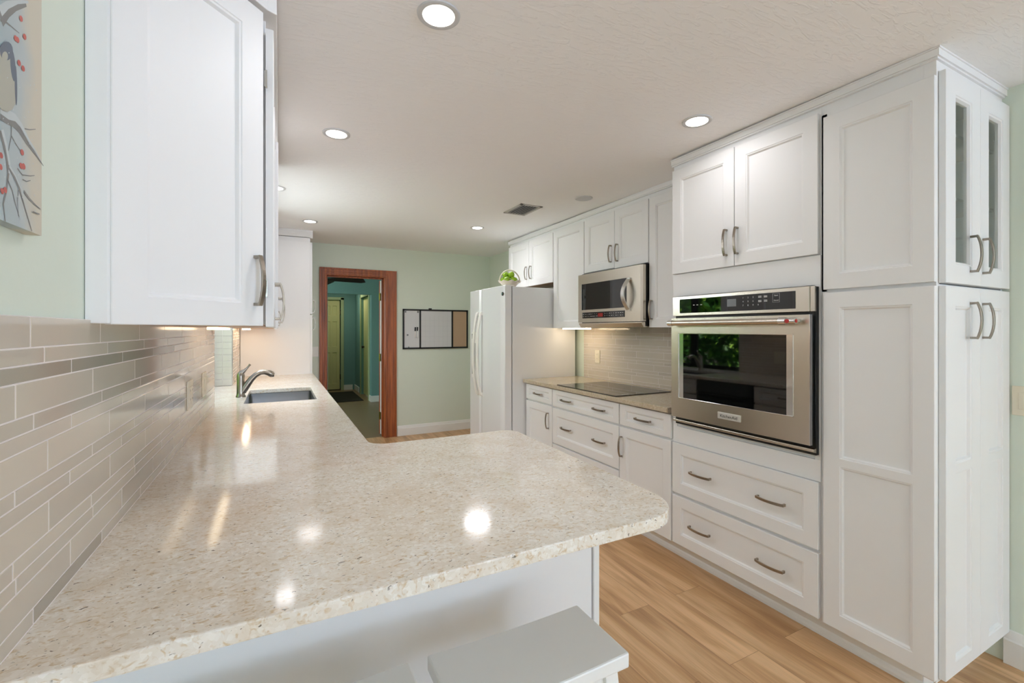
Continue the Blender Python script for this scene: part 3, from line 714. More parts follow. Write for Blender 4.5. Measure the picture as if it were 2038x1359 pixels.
# hinge seen in the gap beside the angled door
for hz in (1.47, 2.06):
    mb = MB(); mb.box(-.036, -.028, 1.447, 1.459, hz - .022, hz + .022); mb.tube([(-.031, 1.452, hz - .026), (-.031, 1.452, hz + .026)], .003, 8); mb.build('hinge', CHROME, r)
mb = MB(); mb.prism([(-.34, 1.171), (-.301, 1.171), (-.028, 1.444), (-.004, 1.455), (-.004, 3.125), (-.05, 3.125), (-.05, 1.46), (-.30, 1.21), (-.34, 1.21)], 2, 2.252, 2.337)
struct('trim_8', mb, WHITE, bevel=.002)
area_i = 0
LEDN = mat('warm_led_near', (1, .8, .55, 1), .4, emit=((1, .80, .55, 1), 2.6))
for lab, y0, y1 in (('lit strip lamp under the left wall cabinets nearest the camera', 2.3, 2.9), ('lit strip lamp under the wall cabinet beyond the sink window', 4.40, 4.95)):
    mb = MB(); mb.box(-.27, -.235, y0, y1, ZL - .010, ZL + .001)
    tag(mb.build('under_cabinet_light', LEDN if y0 < 3 else LEDW), lab, 'lamp', 'under cabinet lights')

# ------------------------------------------------------------------ sink and faucet
r = empty('sink', (0, 0, 0), 0, 'undermount stainless steel sink bowl in the left counter', 'sink')
mb = MB(); sxa, sxb, sya, syb = sx0 - .004, sx1 + .004, sy0 - .004, sy1 + .004; zb = .69
def rr(x0, x1, y0, y1, rad, z):
    out = []
    for cx, cy, a in ((x1 - rad, y1 - rad, 0), (x0 + rad, y1 - rad, 90), (x0 + rad, y0 + rad, 180), (x1 - rad, y0 + rad, 270)):
        out += [(p[0], p[1], z) for p in rounded(cx, cy, rad, a, a + 90, 5)]
    return out
loops = [rr(sxa - .02, sxb + .02, sya - .02, syb + .02, .03, ZCB - .001), rr(sxa, sxb, sya, syb, .02, ZCB - .001), rr(sxa + .003, sxb - .003, sya + .003, syb - .003, .025, zb + .03), rr(sxa + .02, sxb - .02, sya + .02, syb - .02, .03, zb + .004), rr(sxa + .05, sxb - .05, sya + .05, syb - .05, .03, zb)]
N = len(loops[0]); 
for l in loops: mb.v += l
for j in range(len(loops) - 1):
    for i in range(N): mb.face((j * N + i, j * N + (i + 1) % N, (j + 1) * N + (i + 1) % N, (j + 1) * N + i))
mb.face(range((len(loops) - 1) * N, len(loops) * N))
mb.build('bowl', SINKST, r, smooth=35)
MB().lathe([(.055, zb + .004), (.05, zb + .006), (.035, zb + .002), (0, zb + .002)], (.02, 3.56, 0), 24).build('drain', CHROME, r, smooth=40)
r = empty('faucet', (-.226, 3.54, ZC), 0, 'brushed nickel single lever kitchen faucet behind the sink', 'faucet')
MB().lathe([(.029, 0), (.029, .008), (.025, .014), (.0235, .03), (.0225, .115), (.0235, .135), (.022, .150), (.016, .163), (.0, .168)], (0, 0, 0), 28).build('body', NICKEL, r, smooth=40)
P = [(.010, 0, .035), (.022, 0, .055), (.040, 0, .085), (.062, 0, .118), (.088, 0, .145), (.115, 0, .160), (.140, 0, .163), (.165, 0, .157), (.184, 0, .145), (.192, 0, .136)]
sc = [1.3, 1.3, 1.25, 1.1, .98, .95, 1.0, 1.15, 1.2, .9]
MB().tube(P, .0175, 18, up=(0, 1, 0), scales=sc).build('spout', NICKEL, r, smooth=50)
MB().lathe([(.013, 0), (.014, .012)], (.186, 0, .128), 16).build('spray_head', DARKGREY, r, smooth=40)
P = [(-.006, 0, .150), (.008, 0, .166), (.022, 0, .178), (.036, 0, .192), (.048, 0, .208), (.056, 0, .218)]
MB().tube(P, .010, 14, up=(0, 1, 0), scales=[1.6, 1.5, 1.0, .65, .6, .75]).build('lever', NICKEL, r, smooth=50)

# ------------------------------------------------------------------ text helper
def text_mesh(name, body, size, m, parent, loc, rot, ext=.0003, align='CENTER', sx=1):
    cu = bpy.data.curves.new(name, 'FONT'); cu.body = body; cu.size = size; cu.extrude = ext; cu.align_x = align; cu.align_y = 'CENTER'
    t = bpy.data.objects.new(name, cu); COL.objects.link(t)
    dg = bpy.context.evaluated_depsgraph_get(); me = bpy.data.meshes.new_from_object(t.evaluated_get(dg))
    bpy.data.objects.remove(t); me.materials.clear(); me.materials.append(m)
    o = bpy.data.objects.new(name, me); COL.objects.link(o); o.parent = parent; o.location = loc; o.rotation_euler = rot; o.scale = (sx, 1, 1)
    return o
TR = (PI / 2, 0, 0)     # text upright in the local xz plane facing -y

# ------------------------------------------------------------------ wall oven (local frame: x = 1.876 - Y, front -y = -X)
ov = empty('built_in_oven', (2.012, 1.876, 0), RZ_R, 'stainless steel built-in wall oven with black glass window', 'oven')
Wo = .767
mb = MB(); mb.box(.004, Wo - .002, .010, .50, .822, 1.538); mb.build('housing', BLACK, ov)
mb = MB(); mb.box(0, .748, -.010, .009, 1.432, 1.540); mb.box(.7485, Wo, -.004, .009, 1.432, 1.540, 0)
cp = mb.build('control_panel', [STEEL, DARKGREY], ov, bevel=.002)
g2 = MB().box(.355, .405, -.0130, -.0124, 1.470, 1.507).build('screen', GREYSCR, cp)
mk = MB(); mk.box(.052, .690, -.0125, -.0095, 1.447, 1.524, 1)
for xx in (.145, .168, .193): mk.box(xx, xx + .010, -.0131, -.0124, 1.487, 1.490)
for xx, zz in ((.520, 1.510), (.548, 1.510), (.520, 1.490), (.548, 1.490)):
    for q in (0, .005): mk.box(xx, xx + .016, -.0131, -.0124, zz - q, zz - q + .0025)
mk.box(.590, .622, -.0131, -.0124, 1.519, 1.5195); mk.box(.590, .622, -.0131, -.0124, 1.479, 1.4795); mk.box(.590, .5905, -.0131, -.0124, 1.479, 1.519); mk.box(.6215, .622, -.0131, -.0124, 1.479, 1.519)
mk.build('display_glass', [MARKS, BLACKGLASS], cp)
for k, chx in enumerate('1234567890'):
    c_, r_ = (k % 3, k // 3) if k < 9 else (3, 2)
    text_mesh('digit_mark', chx, .010, MARKS, cp, (.442 + .026 * c_, -.0126, 1.509 - .0185 * r_), TR)
text_mesh('start_mark', 'Start', .009, MARKS, cp, (.606, -.0126, 1.510), TR)
text_mesh('cancel_mark', 'Cancel', .008, MARKS, cp, (.606, -.0126, 1.488), TR)
# door
mb = MB(); dz0, dz1 = .865, 1.419; wx0, wx1, wz0, wz1 = .050, .688, .974, 1.336; yf = -.020
for a, b, c, d in ((.0, .754, dz0, wz0), (.0, .754, wz1, dz1), (.0, wx0, wz0, wz1), (wx1, .754, wz0, wz1)): mb.box(a, b, yf, .004, c, d)
dr = mb.build('door', STEEL, ov)
mb = MB()
for a, b, c, d in ((wx0, wx1, wz0, wz0 + .004), (wx0, wx1, wz1 - .004, wz1), (wx0, wx0 + .004, wz0, wz1), (wx1 - .004, wx1, wz0, wz1)): mb.box(a, b, yf - .002, yf + .006, c, d)
mb.build('window_bezel', CHROME, dr, bevel=.001)
for a, b in ((wx0 + .004, wx0 + .034), (wx1 - .032, wx1 - .004)): MB().box(a, b, yf + .001, yf + .006, wz0 + .004, wz1 - .004).build('side_mirror_strip', CHROME, dr)
MB().box(wx0 + .034, wx1 - .032, yf + .0, yf + .006, wz0 + .003, wz1 - .003).build('window_glass', BLACKGLASS, dr)
mb = MB(); zh, yh = 1.392, -.058
mb.tube([(.030, yh, zh), (.650, yh, zh)], .0140, 20)
mb.build('handle', STEEL, dr, smooth=50)
mb = MB(); mb.tube([(.016, yh, zh), (.046, yh, zh)], .0165, 20); mb.tube([(.034, yh, zh), (.036, yf, zh)], .011, 14, up=(1, 0, 0))
mb.build('handle_mount', CHROME, dr, smooth=50)
mb = MB(); mb.tube([(.650, yh, zh), (.680, yh, zh)], .0165, 20); mb.tube([(.680, yh, zh), (.722, yh, zh)], .0135, 20); mb.tube([(.702, yh, zh), (.706, yf, zh)], .012, 14, up=(1, 0, 0))
mb.build('handle_mount', CHROME, dr, smooth=50)
MB().lathe([(.0, -.0155), (.009, -.015), (.009, -.009)], (.690, yh, zh), 18, axis=1).build('red_medallion', REDM, dr, smooth=50)
MB().lathe([(.0, .002), (.008, .001), (.008, -.004)], (.722, yh, zh), 18, axis=0).build('red_medallion', REDM, dr, smooth=50)
bd = MB().box(.308, .435, yf - .005, yf, .905, .938).build('badge', SATIN, dr, bevel=.0015)
text_mesh('badge_lettering', 'KitchenAid', .0215, INK, bd, (.3715, yf - .0053, .9205), TR, sx=1.0)
MB().box(.754, .757, yf, .004, dz0, dz1).build('edge_strip', CHROME, dr)
mb = MB(); mb.prism([(-.012, .838), (.009, .832), (.009, .852), (-.012, .850)], 0, .0, Wo); mb.build('vent_trim', STEEL, ov, bevel=.0015)

# ------------------------------------------------------------------ microwave (x = 3.155 - Y)
mw = empty('microwave', (2.262, 3.155, 0), RZ_R, 'stainless over-the-range microwave with curved handle', 'microwave')
Wm = .754
MB().box(.003, Wm - .002, .036, .36, 1.380, 1.826).build('housing', BLACK, mw, bevel=.002)
mb = MB(); mx0, mx1, mz0, mz1 = .052, .600, 1.520, 1.735
# rounded steel front
def front_strip(x0, x1, z0, z1): mb.box(x0, x1, 0, .035, z0, z1)
front_strip(0, .6995, mz1, 1.815); front_strip(0, mx0, 1.416, mz1); front_strip(mx1, .6995, 1.416, mz1); front_strip(mx0, mx1, 1.416, mz0)
fr = mb.build('front_frame', STEEL, mw)
mb = MB(); mb.prism([(.700, -.0005), (.742, -.0005), (Wm + .004, .010), (Wm + .004, .035), (.700, .035)], 2, 1.416, 1.815); mb.build('side_return', STEEL, mw)
MB().box(mx0, mx1, .003, .012, mz0, mz1).build('window_glass', BLACKGLASS, mw)
MB().box(mx0 - .003, mx0, -.003, .01, mz0 - .003, mz1 + .003).build('window_edge', CHROME, mw)
mk = MB(); mk.box(.062, .578, -.003, .004, 1.450, 1.498, 1)
for k in range(20):
    x = .072 + k * .0255
    if .255 < x < .335: continue
    for zz in (1.482, 1.464):
        w = random.choice([.006, .010, .014]); mk.box(x, x + w, -.0036, -.003, zz, zz + .003)
pnl = mk.build('control_strip', [MARKS, BLACKGLASS], mw)
MB().box(.268, .330, -.0036, -.003, 1.459, 1.488).build('red_display', RED_LED, pnl)
mb = MB(); P = []; P2 = []
for i in range(15):
    t = -1 + 2 * i / 14; c = 1 - t * t
    P.append((.628 - .008 * c, -.006 - .052 * c, 1.612 + t * .112))
mb.sweep(P, [(-.017, -.005), (.017, -.005), (.017, .005), (-.017, .005)], up=(0, -1, 0))
mb.box(.611, .645, -.012, 0, 1.718, 1.732); mb.box(.611, .645, -.012, 0, 1.492, 1.506)
mb.build('handle', SATIN2, mw, bevel=.002)
mb = MB(); mb.prism([(.002, 1.411), (.002, 1.404), (.022, 1.374), (.30, 1.374), (.30, 1.379), (.05, 1.411)], 0, .006, Wm - .003); mb.build('vent_lip', STEEL, mw, bevel=.001)

# ------------------------------------------------------------------ cooktop
r = empty('cooktop', (0, 0, 0), 0, 'black glass electric cooktop set in the tan counter', 'cooktop')
MB().box(2.018, 2.530, 2.385, 3.112, ZC, ZC + .006).build('glass_top', BLACKGLASS, r, bevel=.002)
mk = MB()
def ringm(cx, cy, ra, rb, n=36):
    k = len(mk.v); z = ZC + .0063
    for i in range(n):
        a = 2 * PI * i / n; mk.v.append((cx + ra * math.cos(a), cy + ra * math.sin(a), z)); mk.v.append((cx + rb * math.cos(a), cy + rb * math.sin(a), z))
    for i in range(n): j = (i + 1) % n; mk.face((k + 2 * i, k + 2 * i + 1, k + 2 * j + 1, k + 2 * j))
for cx, cy, q in ((2.16, 2.62, .075), (2.40, 2.60, .095), (2.16, 2.93, .095), (2.40, 2.93, .075)): ringm(cx, cy, q, q + .0012)
mk.build('burner_rings', DARKGREY, r)
mk = MB()
for i in range(5): mk.box(2.10 + i * .012, 2.104 + i * .012, 2.412, 2.424, ZC + .0061, ZC + .0064)
mk.build('control_marks', MARKS, r)

# ------------------------------------------------------------------ refrigerator (x = 4.483 - Y)
fg = empty('refrigerator', (1.795, 4.483, 0), RZ_R, 'white side-by-side refrigerator beside the cooktop counter', 'refrigerator')
Wf = .815
MB().box(.004, Wf - .002, .105, .80, .03, 1.752).build('body', FRIDGE, fg, bevel=.004)
def fdoor(x0, x1, nm):
    mb = MB(); n = 14; pts = []
    rad = .022
    for i in range(n + 1):
        t = i / n; x = x0 + (x1 - x0) * t; e = min(x - x0, x1 - x)
        y = .012 * (2 * (x - Wf / 2) / Wf) ** 2
        if e < rad: y += rad * .7 * (1 - math.sqrt(max(0, 1 - ((rad - e) / rad) ** 2)))
        pts.append((x, y))
    pts += [(x1, .095), (x0, .095)]
    mb.prism(pts, 2, .06, 1.757)
    return mb.build(nm, FRIDGE, fg, bevel=.004, smooth=30)
f1 = fdoor(0, .304, 'freezer_door'); f2 = fdoor(.309, Wf, 'fridge_door')
for par, x in ((f1, .262), (f2, .355)):
    mb = MB(); P = []
    for i in range(19):
        t = -1 + 2 * i / 18
        P.append((x, -.014 - .040 * (1 - abs(t) ** 2.5), 1.118 + t * .405))
    mb.sweep(P, [(-.014, -.011), (.014, -.011), (.018, 0), (.014, .011), (-.014, .011), (-.018, 0)], up=(0, -1, 0))
    mb.box(x - .018, x + .018, -.016, .006, 1.500, 1.535); mb.box(x - .018, x + .018, -.016, .006, .700, .736)
    mb.build('handle', WHITEPL, par, bevel=.004, smooth=40)
d = MB(); d.box(.090, .205, -.003, .02, .86, 1.33); dd = d.build('ice_dispenser', WHITEPL, f1, bevel=.004)
MB().box(.105, .135, -.0045, -.003, 1.262, 1.315).build('dispenser_display', BLACK, dd)
MB().box(.105, .190, -.004, -.0028, .90, 1.22).build('dispenser_recess', GREYSCR, dd)
mb = MB(); mb.lathe([(.0, -.003), (.016, -.002), (.017, .004)], (.79, .012, 1.682), 20, axis=1); mb.build('round_emblem', BLACK, f2, smooth=40)
mb = MB(); mb.lathe([(.010, -.0036), (.0115, -.0034), (.0115, -.003), (.010, -.003)], (.79, .012, 1.682), 20, axis=1); mb.build('emblem_ring', CHROME, f2)
mb = MB(); mb.box(.745, .80, .04, .13, 1.757, 1.768); mb.build('hinge_cover', WHITEPL, fg, bevel=.003)

# ------------------------------------------------------------------ basket of apples on the refrigerator
bx, by, bz = 1.955, 3.84, 1.757
r = empty('fruit_basket', (bx, by, bz), math.radians(-27), 'cream ceramic basket with looped handle on top of the refrigerator', 'basket')
prof = [(.0, .004), (.052, .0), (.058, .006), (.066, .018), (.082, .036), (.096, .050), (.108, .056), (.106, .059), (.094, .055), (.078, .040), (.060, .024), (.0, .016)]
mb = MB(); mb.lathe(prof, (0, 0, 0), 36)
mb.v = [(x * (1 + .05 * math.cos(9 * math.atan2(y, x)) * (math.hypot(x, y) > .09)), y * (1 + .05 * math.cos(9 * math.atan2(y, x)) * (math.hypot(x, y) > .09)), z + (.006 * math.cos(9 * math.atan2(y, x)) if math.hypot(x, y) > .1 else 0)) for x, y, z in mb.v]
mb.build('bowl', CERAMIC, r, smooth=40)
P = [(.098 * math.cos(math.radians(a)), 0, .045 + .122 * math.sin(math.radians(a))) for a in range(0, 181, 10)]
MB().tube(P, .0065, 10, up=(0, 1, 0)).build('handle', CERAMIC, r, smooth=60)
def apple(i, x, y, z, s, lab):
    a = empty('apple', (x, y, z), i * 1.3, lab, 'apple', 'green apples in the ceramic basket')
    a.rotation_euler = (random.uniform(-.5, .5), random.uniform(-.5, .5), i)
    pr = [(0, -.026 * s), (.010 * s, -.030 * s), (.022 * s, -.026 * s), (.032 * s, -.010 * s), (.035 * s, .006 * s), (.030 * s, .022 * s), (.018 * s, .030 * s), (.008 * s, .027 * s), (0, .019 * s)]
    MB().lathe(pr, (0, 0, 0), 20).build('flesh', APPLE, a, smooth=80)
    MB().tube([(0, 0, .018 * s), (.003, 0, .036 * s)], .0015, 6, up=(0, 1, 0)).build('stem', STEM, a)
alab = 'green apple heaped in the ceramic basket on the refrigerator'
for i, (x, y, z, s) in enumerate([(.055 * math.cos(a * 1.2566), .055 * math.sin(a * 1.2566), .070, .88) for a in range(5)] + [(.036 * math.cos(a * 2.094 + .6), .036 * math.sin(a * 2.094 + .6), .119, .86) for a in range(3)]):
    apple(i, bx + x, by + y, bz + z, s, alab)

# ------------------------------------------------------------------ whiteboard on the far wall
wbx0, wbx1, wbz0, wbz1, wy = 1.413, 2.305, 1.108, 1.624, 5.80
r = empty('memo_board', (0, 0, 0), 0, 'black-framed whiteboard calendar and cork board on the far green wall', 'board')
mb = MB(); f = .020
for a, b, c, d in ((wbx0, wbx1, wbz0, wbz0 + f), (wbx0, wbx1, wbz1 - f, wbz1), (wbx0, wbx0 + f, wbz0, wbz1), (wbx1 - f, wbx1, wbz0, wbz1), (1.630, 1.650, wbz0, wbz1), (2.070, 2.090, wbz0, wbz1)): mb.box(a, b, wy - .022, wy - .002, c, d)
mb.build('frame', BLACK, r, bevel=.001)
MB().box(wbx0 + .01, 1.635, wy - .014, wy - .003, wbz0 + .01, wbz1 - .01).build('magnetic_panel', BOARD, r)
mb = MB().box(1.645, 2.075, wy - .014, wy - .003, wbz0 + .01, wbz1 - .01)
for i in range(1, 7): mb.box(1.65 + i * .06 - .0005, 1.65 + i * .06 + .0005, wy - .0144, wy - .0139, wbz0 + .02, wbz1 - .08, 1)
for i in range(1, 6): mb.box(1.65, 2.07, wy - .0144, wy - .0139, wbz0 + .02 + i * .07, wbz0 + .021 + i * .07, 1)
mb.build('calendar_panel', [BOARD, mat('faint_grid_line', srgb(176, 178, 182), .5)], r)
MB().box(2.085, wbx1 - .01, wy - .014, wy - .003, wbz0 + .01, wbz1 - .01).build('cork_panel', CORK, r)
tag(MB().box(1.755, 1.795, wy - .022, wy - .004, wbz1 + .0005, wbz1 + .016).build('binder_clip', BLACK, bevel=.002), 'small black clip on the top edge of the memo board', 'clip')
for i, (x, z) in enumerate(((1.572, 1.36), (1.600, 1.362))):
    k = empty('marker_pen', (x, wy - .022, z), 0, ('left' if i == 0 else 'right') + ' of two black-capped marker pens clipped to the memo board', 'pen', 'marker pens on the memo board')
    MB().tube([(0, 0, -.105), (0, 0, -.02)], .006, 10, up=(0, 1, 0)).build('barrel', WHITEPL, k)
    MB().tube([(0, 0, -.0195), (.003, 0, .03)], .0085, 10, up=(0, 1, 0)).build('cap', BLACK, k)
for i, (x, z, l) in enumerate(((1.448, 1.588, 'grey square magnet in the upper left corner of the memo board'), (1.610, 1.588, 'grey square magnet at the upper right of the left whiteboard panel'), (1.475, 1.29, 'grey square magnet low on the left whiteboard panel'), (1.49, 1.135, 'small dark magnet at the bottom of the left whiteboard panel'))):
    s_ = .010 if i < 3 else .006
    tag(MB().box(x - s_, x + s_, wy - .020, wy - .0142, z - s_, z + s_).build('magnet', GREYSCR, bevel=.001), l, 'magnet', 'magnets on the memo board')

# ------------------------------------------------------------------ outlets and switches
def plate(name, label, cat, loc, rz, kind, m=ALMOND, wd=.072, ht=.118):
    r = empty(name, loc, rz, label, cat)
    MB().box(-wd / 2, wd / 2, -.006, 0, -ht / 2, ht / 2).build('wall_plate', m, r, bevel=.0025)
    n = 2 if wd > .1 else 1
    for k in range(n):
        cx = 0 if n == 1 else (-.023 if k == 0 else .023)
        MB().box(cx - .017, cx + .017, -.0085, -.005, -.034, .034).build('receptacle' if kind == 'o' else 'rocker_switch', m, r, bevel=.0015)
        if kind == 'o':
            q = MB()
            for zz in (-.018, .018): q.box(cx - .007, cx - .0055, -.0088, -.0084, zz - .004, zz + .004); q.box(cx + .0055, cx + .007, -.0088, -.0084, zz - .004, zz + .004)
            q.build('socket_slots', INK, r)
    return r
plate('power_outlet', 'double outlet plate on the left tile wall nearest the peninsula', 'outlet', (XT, 2.29, 1.085), RZ_L, 'o', wd=.118)
plate('light_switch', 'white switch plate on the left tile wall near the sink', 'switch', (XT, 2.70, 1.085), RZ_L, 's', wd=.118)
plate('power_outlet', 'almond outlet on the tile behind the cooktop', 'outlet', (XTR, 3.36, 1.108), RZ_R, 'o')
plate('light_switch', 'almond switch plate on the green wall right of the pantry', 'switch', (XW, .640, 1.070), RZ_R, 's', wd=.118)
plate('light_switch', 'pale switch plate on the far wall left of the wooden doorway', 'switch', (.385, 5.80, 1.098), 0, 's', m=WHITEPL)

# ------------------------------------------------------------------ glassware in the pantry
r = empty('glass_bowl', (2.235, .86, 1.852), 0, 'clear footed glass bowl on the shelf behind the pantry glass', 'bowl')
MB().lathe([(.0, .0), (.035, .0), (.036, .003), (.010, .008), (.009, .022), (.03, .045), (.065, .10), (.088, .150), (.085, .150), (.062, .103), (.027, .05), (.0, .03)], (0, 0, 0), 32).build('cup', CLEARG, r, smooth=40)
r = empty('glass_jar', (2.42, .88, 1.852), 0, 'clear glass jar with a knobbed lid on the pantry shelf', 'jar')
MB().lathe([(.0, .0), (.04, .0), (.044, .005), (.044, .12), (.036, .13), (.034, .13), (.041, .118), (.041, .008), (.0, .006)], (0, 0, 0), 28).build('jar_body', CLEARG, r, smooth=40)
MB().lathe([(.0, .131), (.037, .131), (.037, .138), (.012, .145), (.013, .160), (.0, .165)], (0, 0, 0), 28).build('lid', NICKEL, r, smooth=40)

# ------------------------------------------------------------------ ceiling lamps and vent
CANS = [(.447, 1.368, 1, 'lit recessed ceiling lamp nearest the camera at the top of the photo', 125),
        (.262, 2.455, 1, 'lit recessed ceiling lamp above the left counter', 50), (1.762, 1.503, 1, 'lit recessed ceiling lamp in front of the oven tower', 55),
        (.262, 4.63, 1, 'lit recessed ceiling lamp in front of the tall left cabinet', 40), (1.750, 4.14, 1, 'lit recessed ceiling lamp in front of the refrigerator', 40),
        (2.060, 2.805, 0, 'unlit recessed ceiling lamp in front of the microwave', 0), (-.020, 3.62, 1, 'lit recessed ceiling lamp over the sink, half hidden by cabinets', 30)]
for x, y, on, lab, pw in CANS:
    z = ceil_z(y) - .0005
    r = empty('recessed_light', (x, y, z), 0, lab, 'ceiling lamp', 'recessed ceiling lamps')
    MB().lathe([(.050, .0), (.050, -.004), (.060, -.0065), (.066, -.004), (.067, .001)], (0, 0, 0), 40).build('trim_ring', CANOFF, r, smooth=40)
    MB().lathe([(.0, -.0045), (.0495, -.0045), (.0495, -.002), (0, -.002)], (0, 0, 0), 40).build('lens', CANON if on else CANOFF, r)
    if on:
        l = bpy.data.lights.new('recessed_lamp_glow', 'AREA'); l.shape = 'DISK'; l.size = .24; l.energy = (.7 if x < 1 else 3.6) if y > 4 else (1.2 if x > 1.7 and y < 2 else 2.1); l.color = (.97, .96, 1); l.spread = math.radians(176)
        lo = bpy.data.objects.new('recessed_lamp_glow', l); COL.objects.link(lo); lo.location = (x, y, z - .012)
r = empty('air_vent', (0, 0, 0), 0, 'rectangular louvred air vent in the ceiling', 'vent')
vx0, vx1, vy0, vy1 = 1.712, 1.915, 3.16, 3.475; vz = ceil_z(3.3)
mb = MB(); w = .025
for a, b, c, d in ((vx0, vx1, vy0, vy0 + w), (vx0, vx1, vy1 - w, vy1), (vx0, vx0 + w, vy0, vy1), (vx1 - w, vx1, vy0, vy1)): mb.box(a, b, c, d, vz - .007, vz + .004)
mb.build('frame', mat('vent_metal', srgb(176, 172, 164), .5), r, bevel=.002)
MB().box(vx0 + w, vx1 - w, vy0 + w, vy1 - w, vz - .0025, vz - .001).build('duct_shade_sheet', BLACK, r)  # flat black sheet stands in for the shade inside the duct
for k in range(6):
    x = vx0 + w + .012 + k * .025
    mb = MB(); mb.prism([(x - .005, vz - .0075), (x - .0045, vz - .009), (x + .004, vz - .006), (x + .0035, vz - .0045)], 1, vy0 + w, vy1 - w); mb.build('louvre', bpy.data.materials['vent_metal'], r)

# ------------------------------------------------------------------ stools at the peninsula
def stool(x0, x1, y0, y1, zt, lab):
    cx, cy = (x0 + x1) / 2, (y0 + y1) / 2; hw, hd = (x1 - x0) / 2, (y1 - y0) / 2
    r = empty('counter_stool', (cx, cy, 0), 0, lab, 'stool', 'white stools at the peninsula')
    mb = MB(); pts = rr(-hw, hw, -hd, hd, .008, 0); n = len(pts); k = 0
    nx = 12; th = .034
    g = []
    for j in (0, 1):
        row = []
        for i in range(nx + 1):
            t = -1 + 2 * i / nx; z = zt - .004 * (1 - t * t)
            row.append((t * hw, (-hd if j == 0 else hd), z))
        g.append(row)
    for i in range(nx):
        mb.poly([g[0][i], g[0][i + 1], g[1][i + 1], g[1][i]])
        mb.poly([(p[0], p[1], zt - th) for p in (g[1][i], g[1][i + 1], g[0][i + 1], g[0][i])])
        for row in g:
            mb.poly([row[i], row[i + 1], (row[i + 1][0], row[i + 1][1], zt - th), (row[i][0], row[i][1], zt - th)])
    for i in (0, nx): mb.poly([g[0][i], g[1][i], (g[1][i][0], g[1][i][1], zt - th), (g[0][i][0], g[0][i][1], zt - th)])
    me = mb.build('seat', TRIMW, r, bevel=.004)
    bm = bmesh.new(); bm.from_mesh(me.data); bmesh.ops.remove_doubles(bm, verts=bm.verts, dist=1e-5); bmesh.ops.recalc_face_normals(bm, faces=bm.faces); bm.to_mesh(me.data); bm.free()
    for sx in (-1, 1):
        for sy in (-1, 1):
            top = Vector((sx * (hw - .04), sy * (hd - .03), zt - th)); bot = Vector((sx * (hw + .00), sy * (hd + .02), 0))
            mb = MB(); s = .017
            A = [top + Vector((a * s, b * s, 0)) for a, b in ((-1, -1), (1, -1), (1, 1), (-1, 1))]; B_ = [bot + Vector((a * s, b * s, 0)) for a, b in ((-1, -1), (1, -1), (1, 1), (-1, 1))]
            mb.v = [tuple(p) for p in A + B_]; mb.face((0, 1, 2, 3)); mb.face((7, 6, 5, 4))
            for i in range(4): mb.face((i, (i + 1) % 4, 4 + (i + 1) % 4, 4 + i))
            mb.build('leg', TRIMW, r, bevel=.002)
    za = zt - th
    for sy in (-1, 1): MB().box(-hw + .05, hw - .05, sy * (hd - .03) - .009, sy * (hd - .03) + .009, za - .055, za - .001).build('apron', TRIMW, r, bevel=.001)
    for sx in (-1, 1): MB().box(sx * (hw - .04) - .009, sx * (hw - .04) + .009, -hd + .03, hd - .03, za - .055, za - .001).build('apron', TRIMW, r, bevel=.001)
    for sx in (-1, 1): MB().box(sx * (hw - .013) - .009, sx * (hw - .013) + .009, -hd, hd, .18, .205).build('stretcher', TRIMW, r, bevel=.002)
    MB().box(-hw + .02, hw - .02, -.009, .009, .183, .203).build('stretcher', TRIMW, r, bevel=.002)
stool(.290, .690, .770, .968, .640, 'white wooden stool nearer the peninsula end, its square seat in view')
stool(-.150, .250, .770, .968, .640, 'white wooden stool nearer the left wall, only a sliver of seat in view')

# ------------------------------------------------------------------ painting on the left wall
PNT = bpy.data.materials.new('painted_winter_sky'); PNT.use_nodes = True; n = PNT.node_tree; b = n.nodes['Principled BSDF']
tc = n.nodes.new('ShaderNodeTexCoord'); sp = n.nodes.new('ShaderNodeSeparateXYZ'); n.links.new(tc.outputs['Object'], sp.inputs[0])
nz = n.nodes.new('ShaderNodeTexNoise'); nz.inputs['Scale'].default_value = 9; nz.inputs['Detail'].default_value = 5; n.links.new(tc.outputs['Object'], nz.inputs['Vector'])
ad = n.nodes.new('ShaderNodeMath'); ad.operation = 'MULTIPLY_ADD'; ad.inputs[1].default_value = .12; n.links.new(nz.outputs[0], ad.inputs[0]); n.links.new(sp.outputs[1], ad.inputs[2])
rp = ramp(n, [(.88, srgb(166, 180, 184)), (.985, srgb(206, 198, 180)), (.94, srgb(182, 190, 190))]); n.links.new(ad.outputs[0], rp.inputs[0]); n.links.new(rp.outputs[0], b.inputs['Base Color']); b.inputs['Roughness'].default_value = .6
BR1 = mat('painted_bark', srgb(136, 134, 130), .7); SNOW = mat('painted_snow', srgb(196, 202, 202), .7); BERRY = mat('painted_berry', srgb(192, 100, 90), .6)
BIRD1 = mat('painted_dark_plumage', srgb(112, 118, 128), .7); BIRD2 = mat('painted_pale_plumage', srgb(180, 178, 164), .7)
mb = MB(); xf = -.322
mb.box(XL + .001, xf, .25, .945, 1.497, 2.12, 0)
lay = [0]
def P2(u, v):
    a = (u - 1019) / 900.4; c, s_ = math.cos(math.radians(27.3)), math.sin(math.radians(27.3))
    dx, dy, dz = a * c + s_, -a * s_ + c, -(v - 656.8) / 900.4; t = xf / dx
    return (t * dy, 1.353 + t * dz)
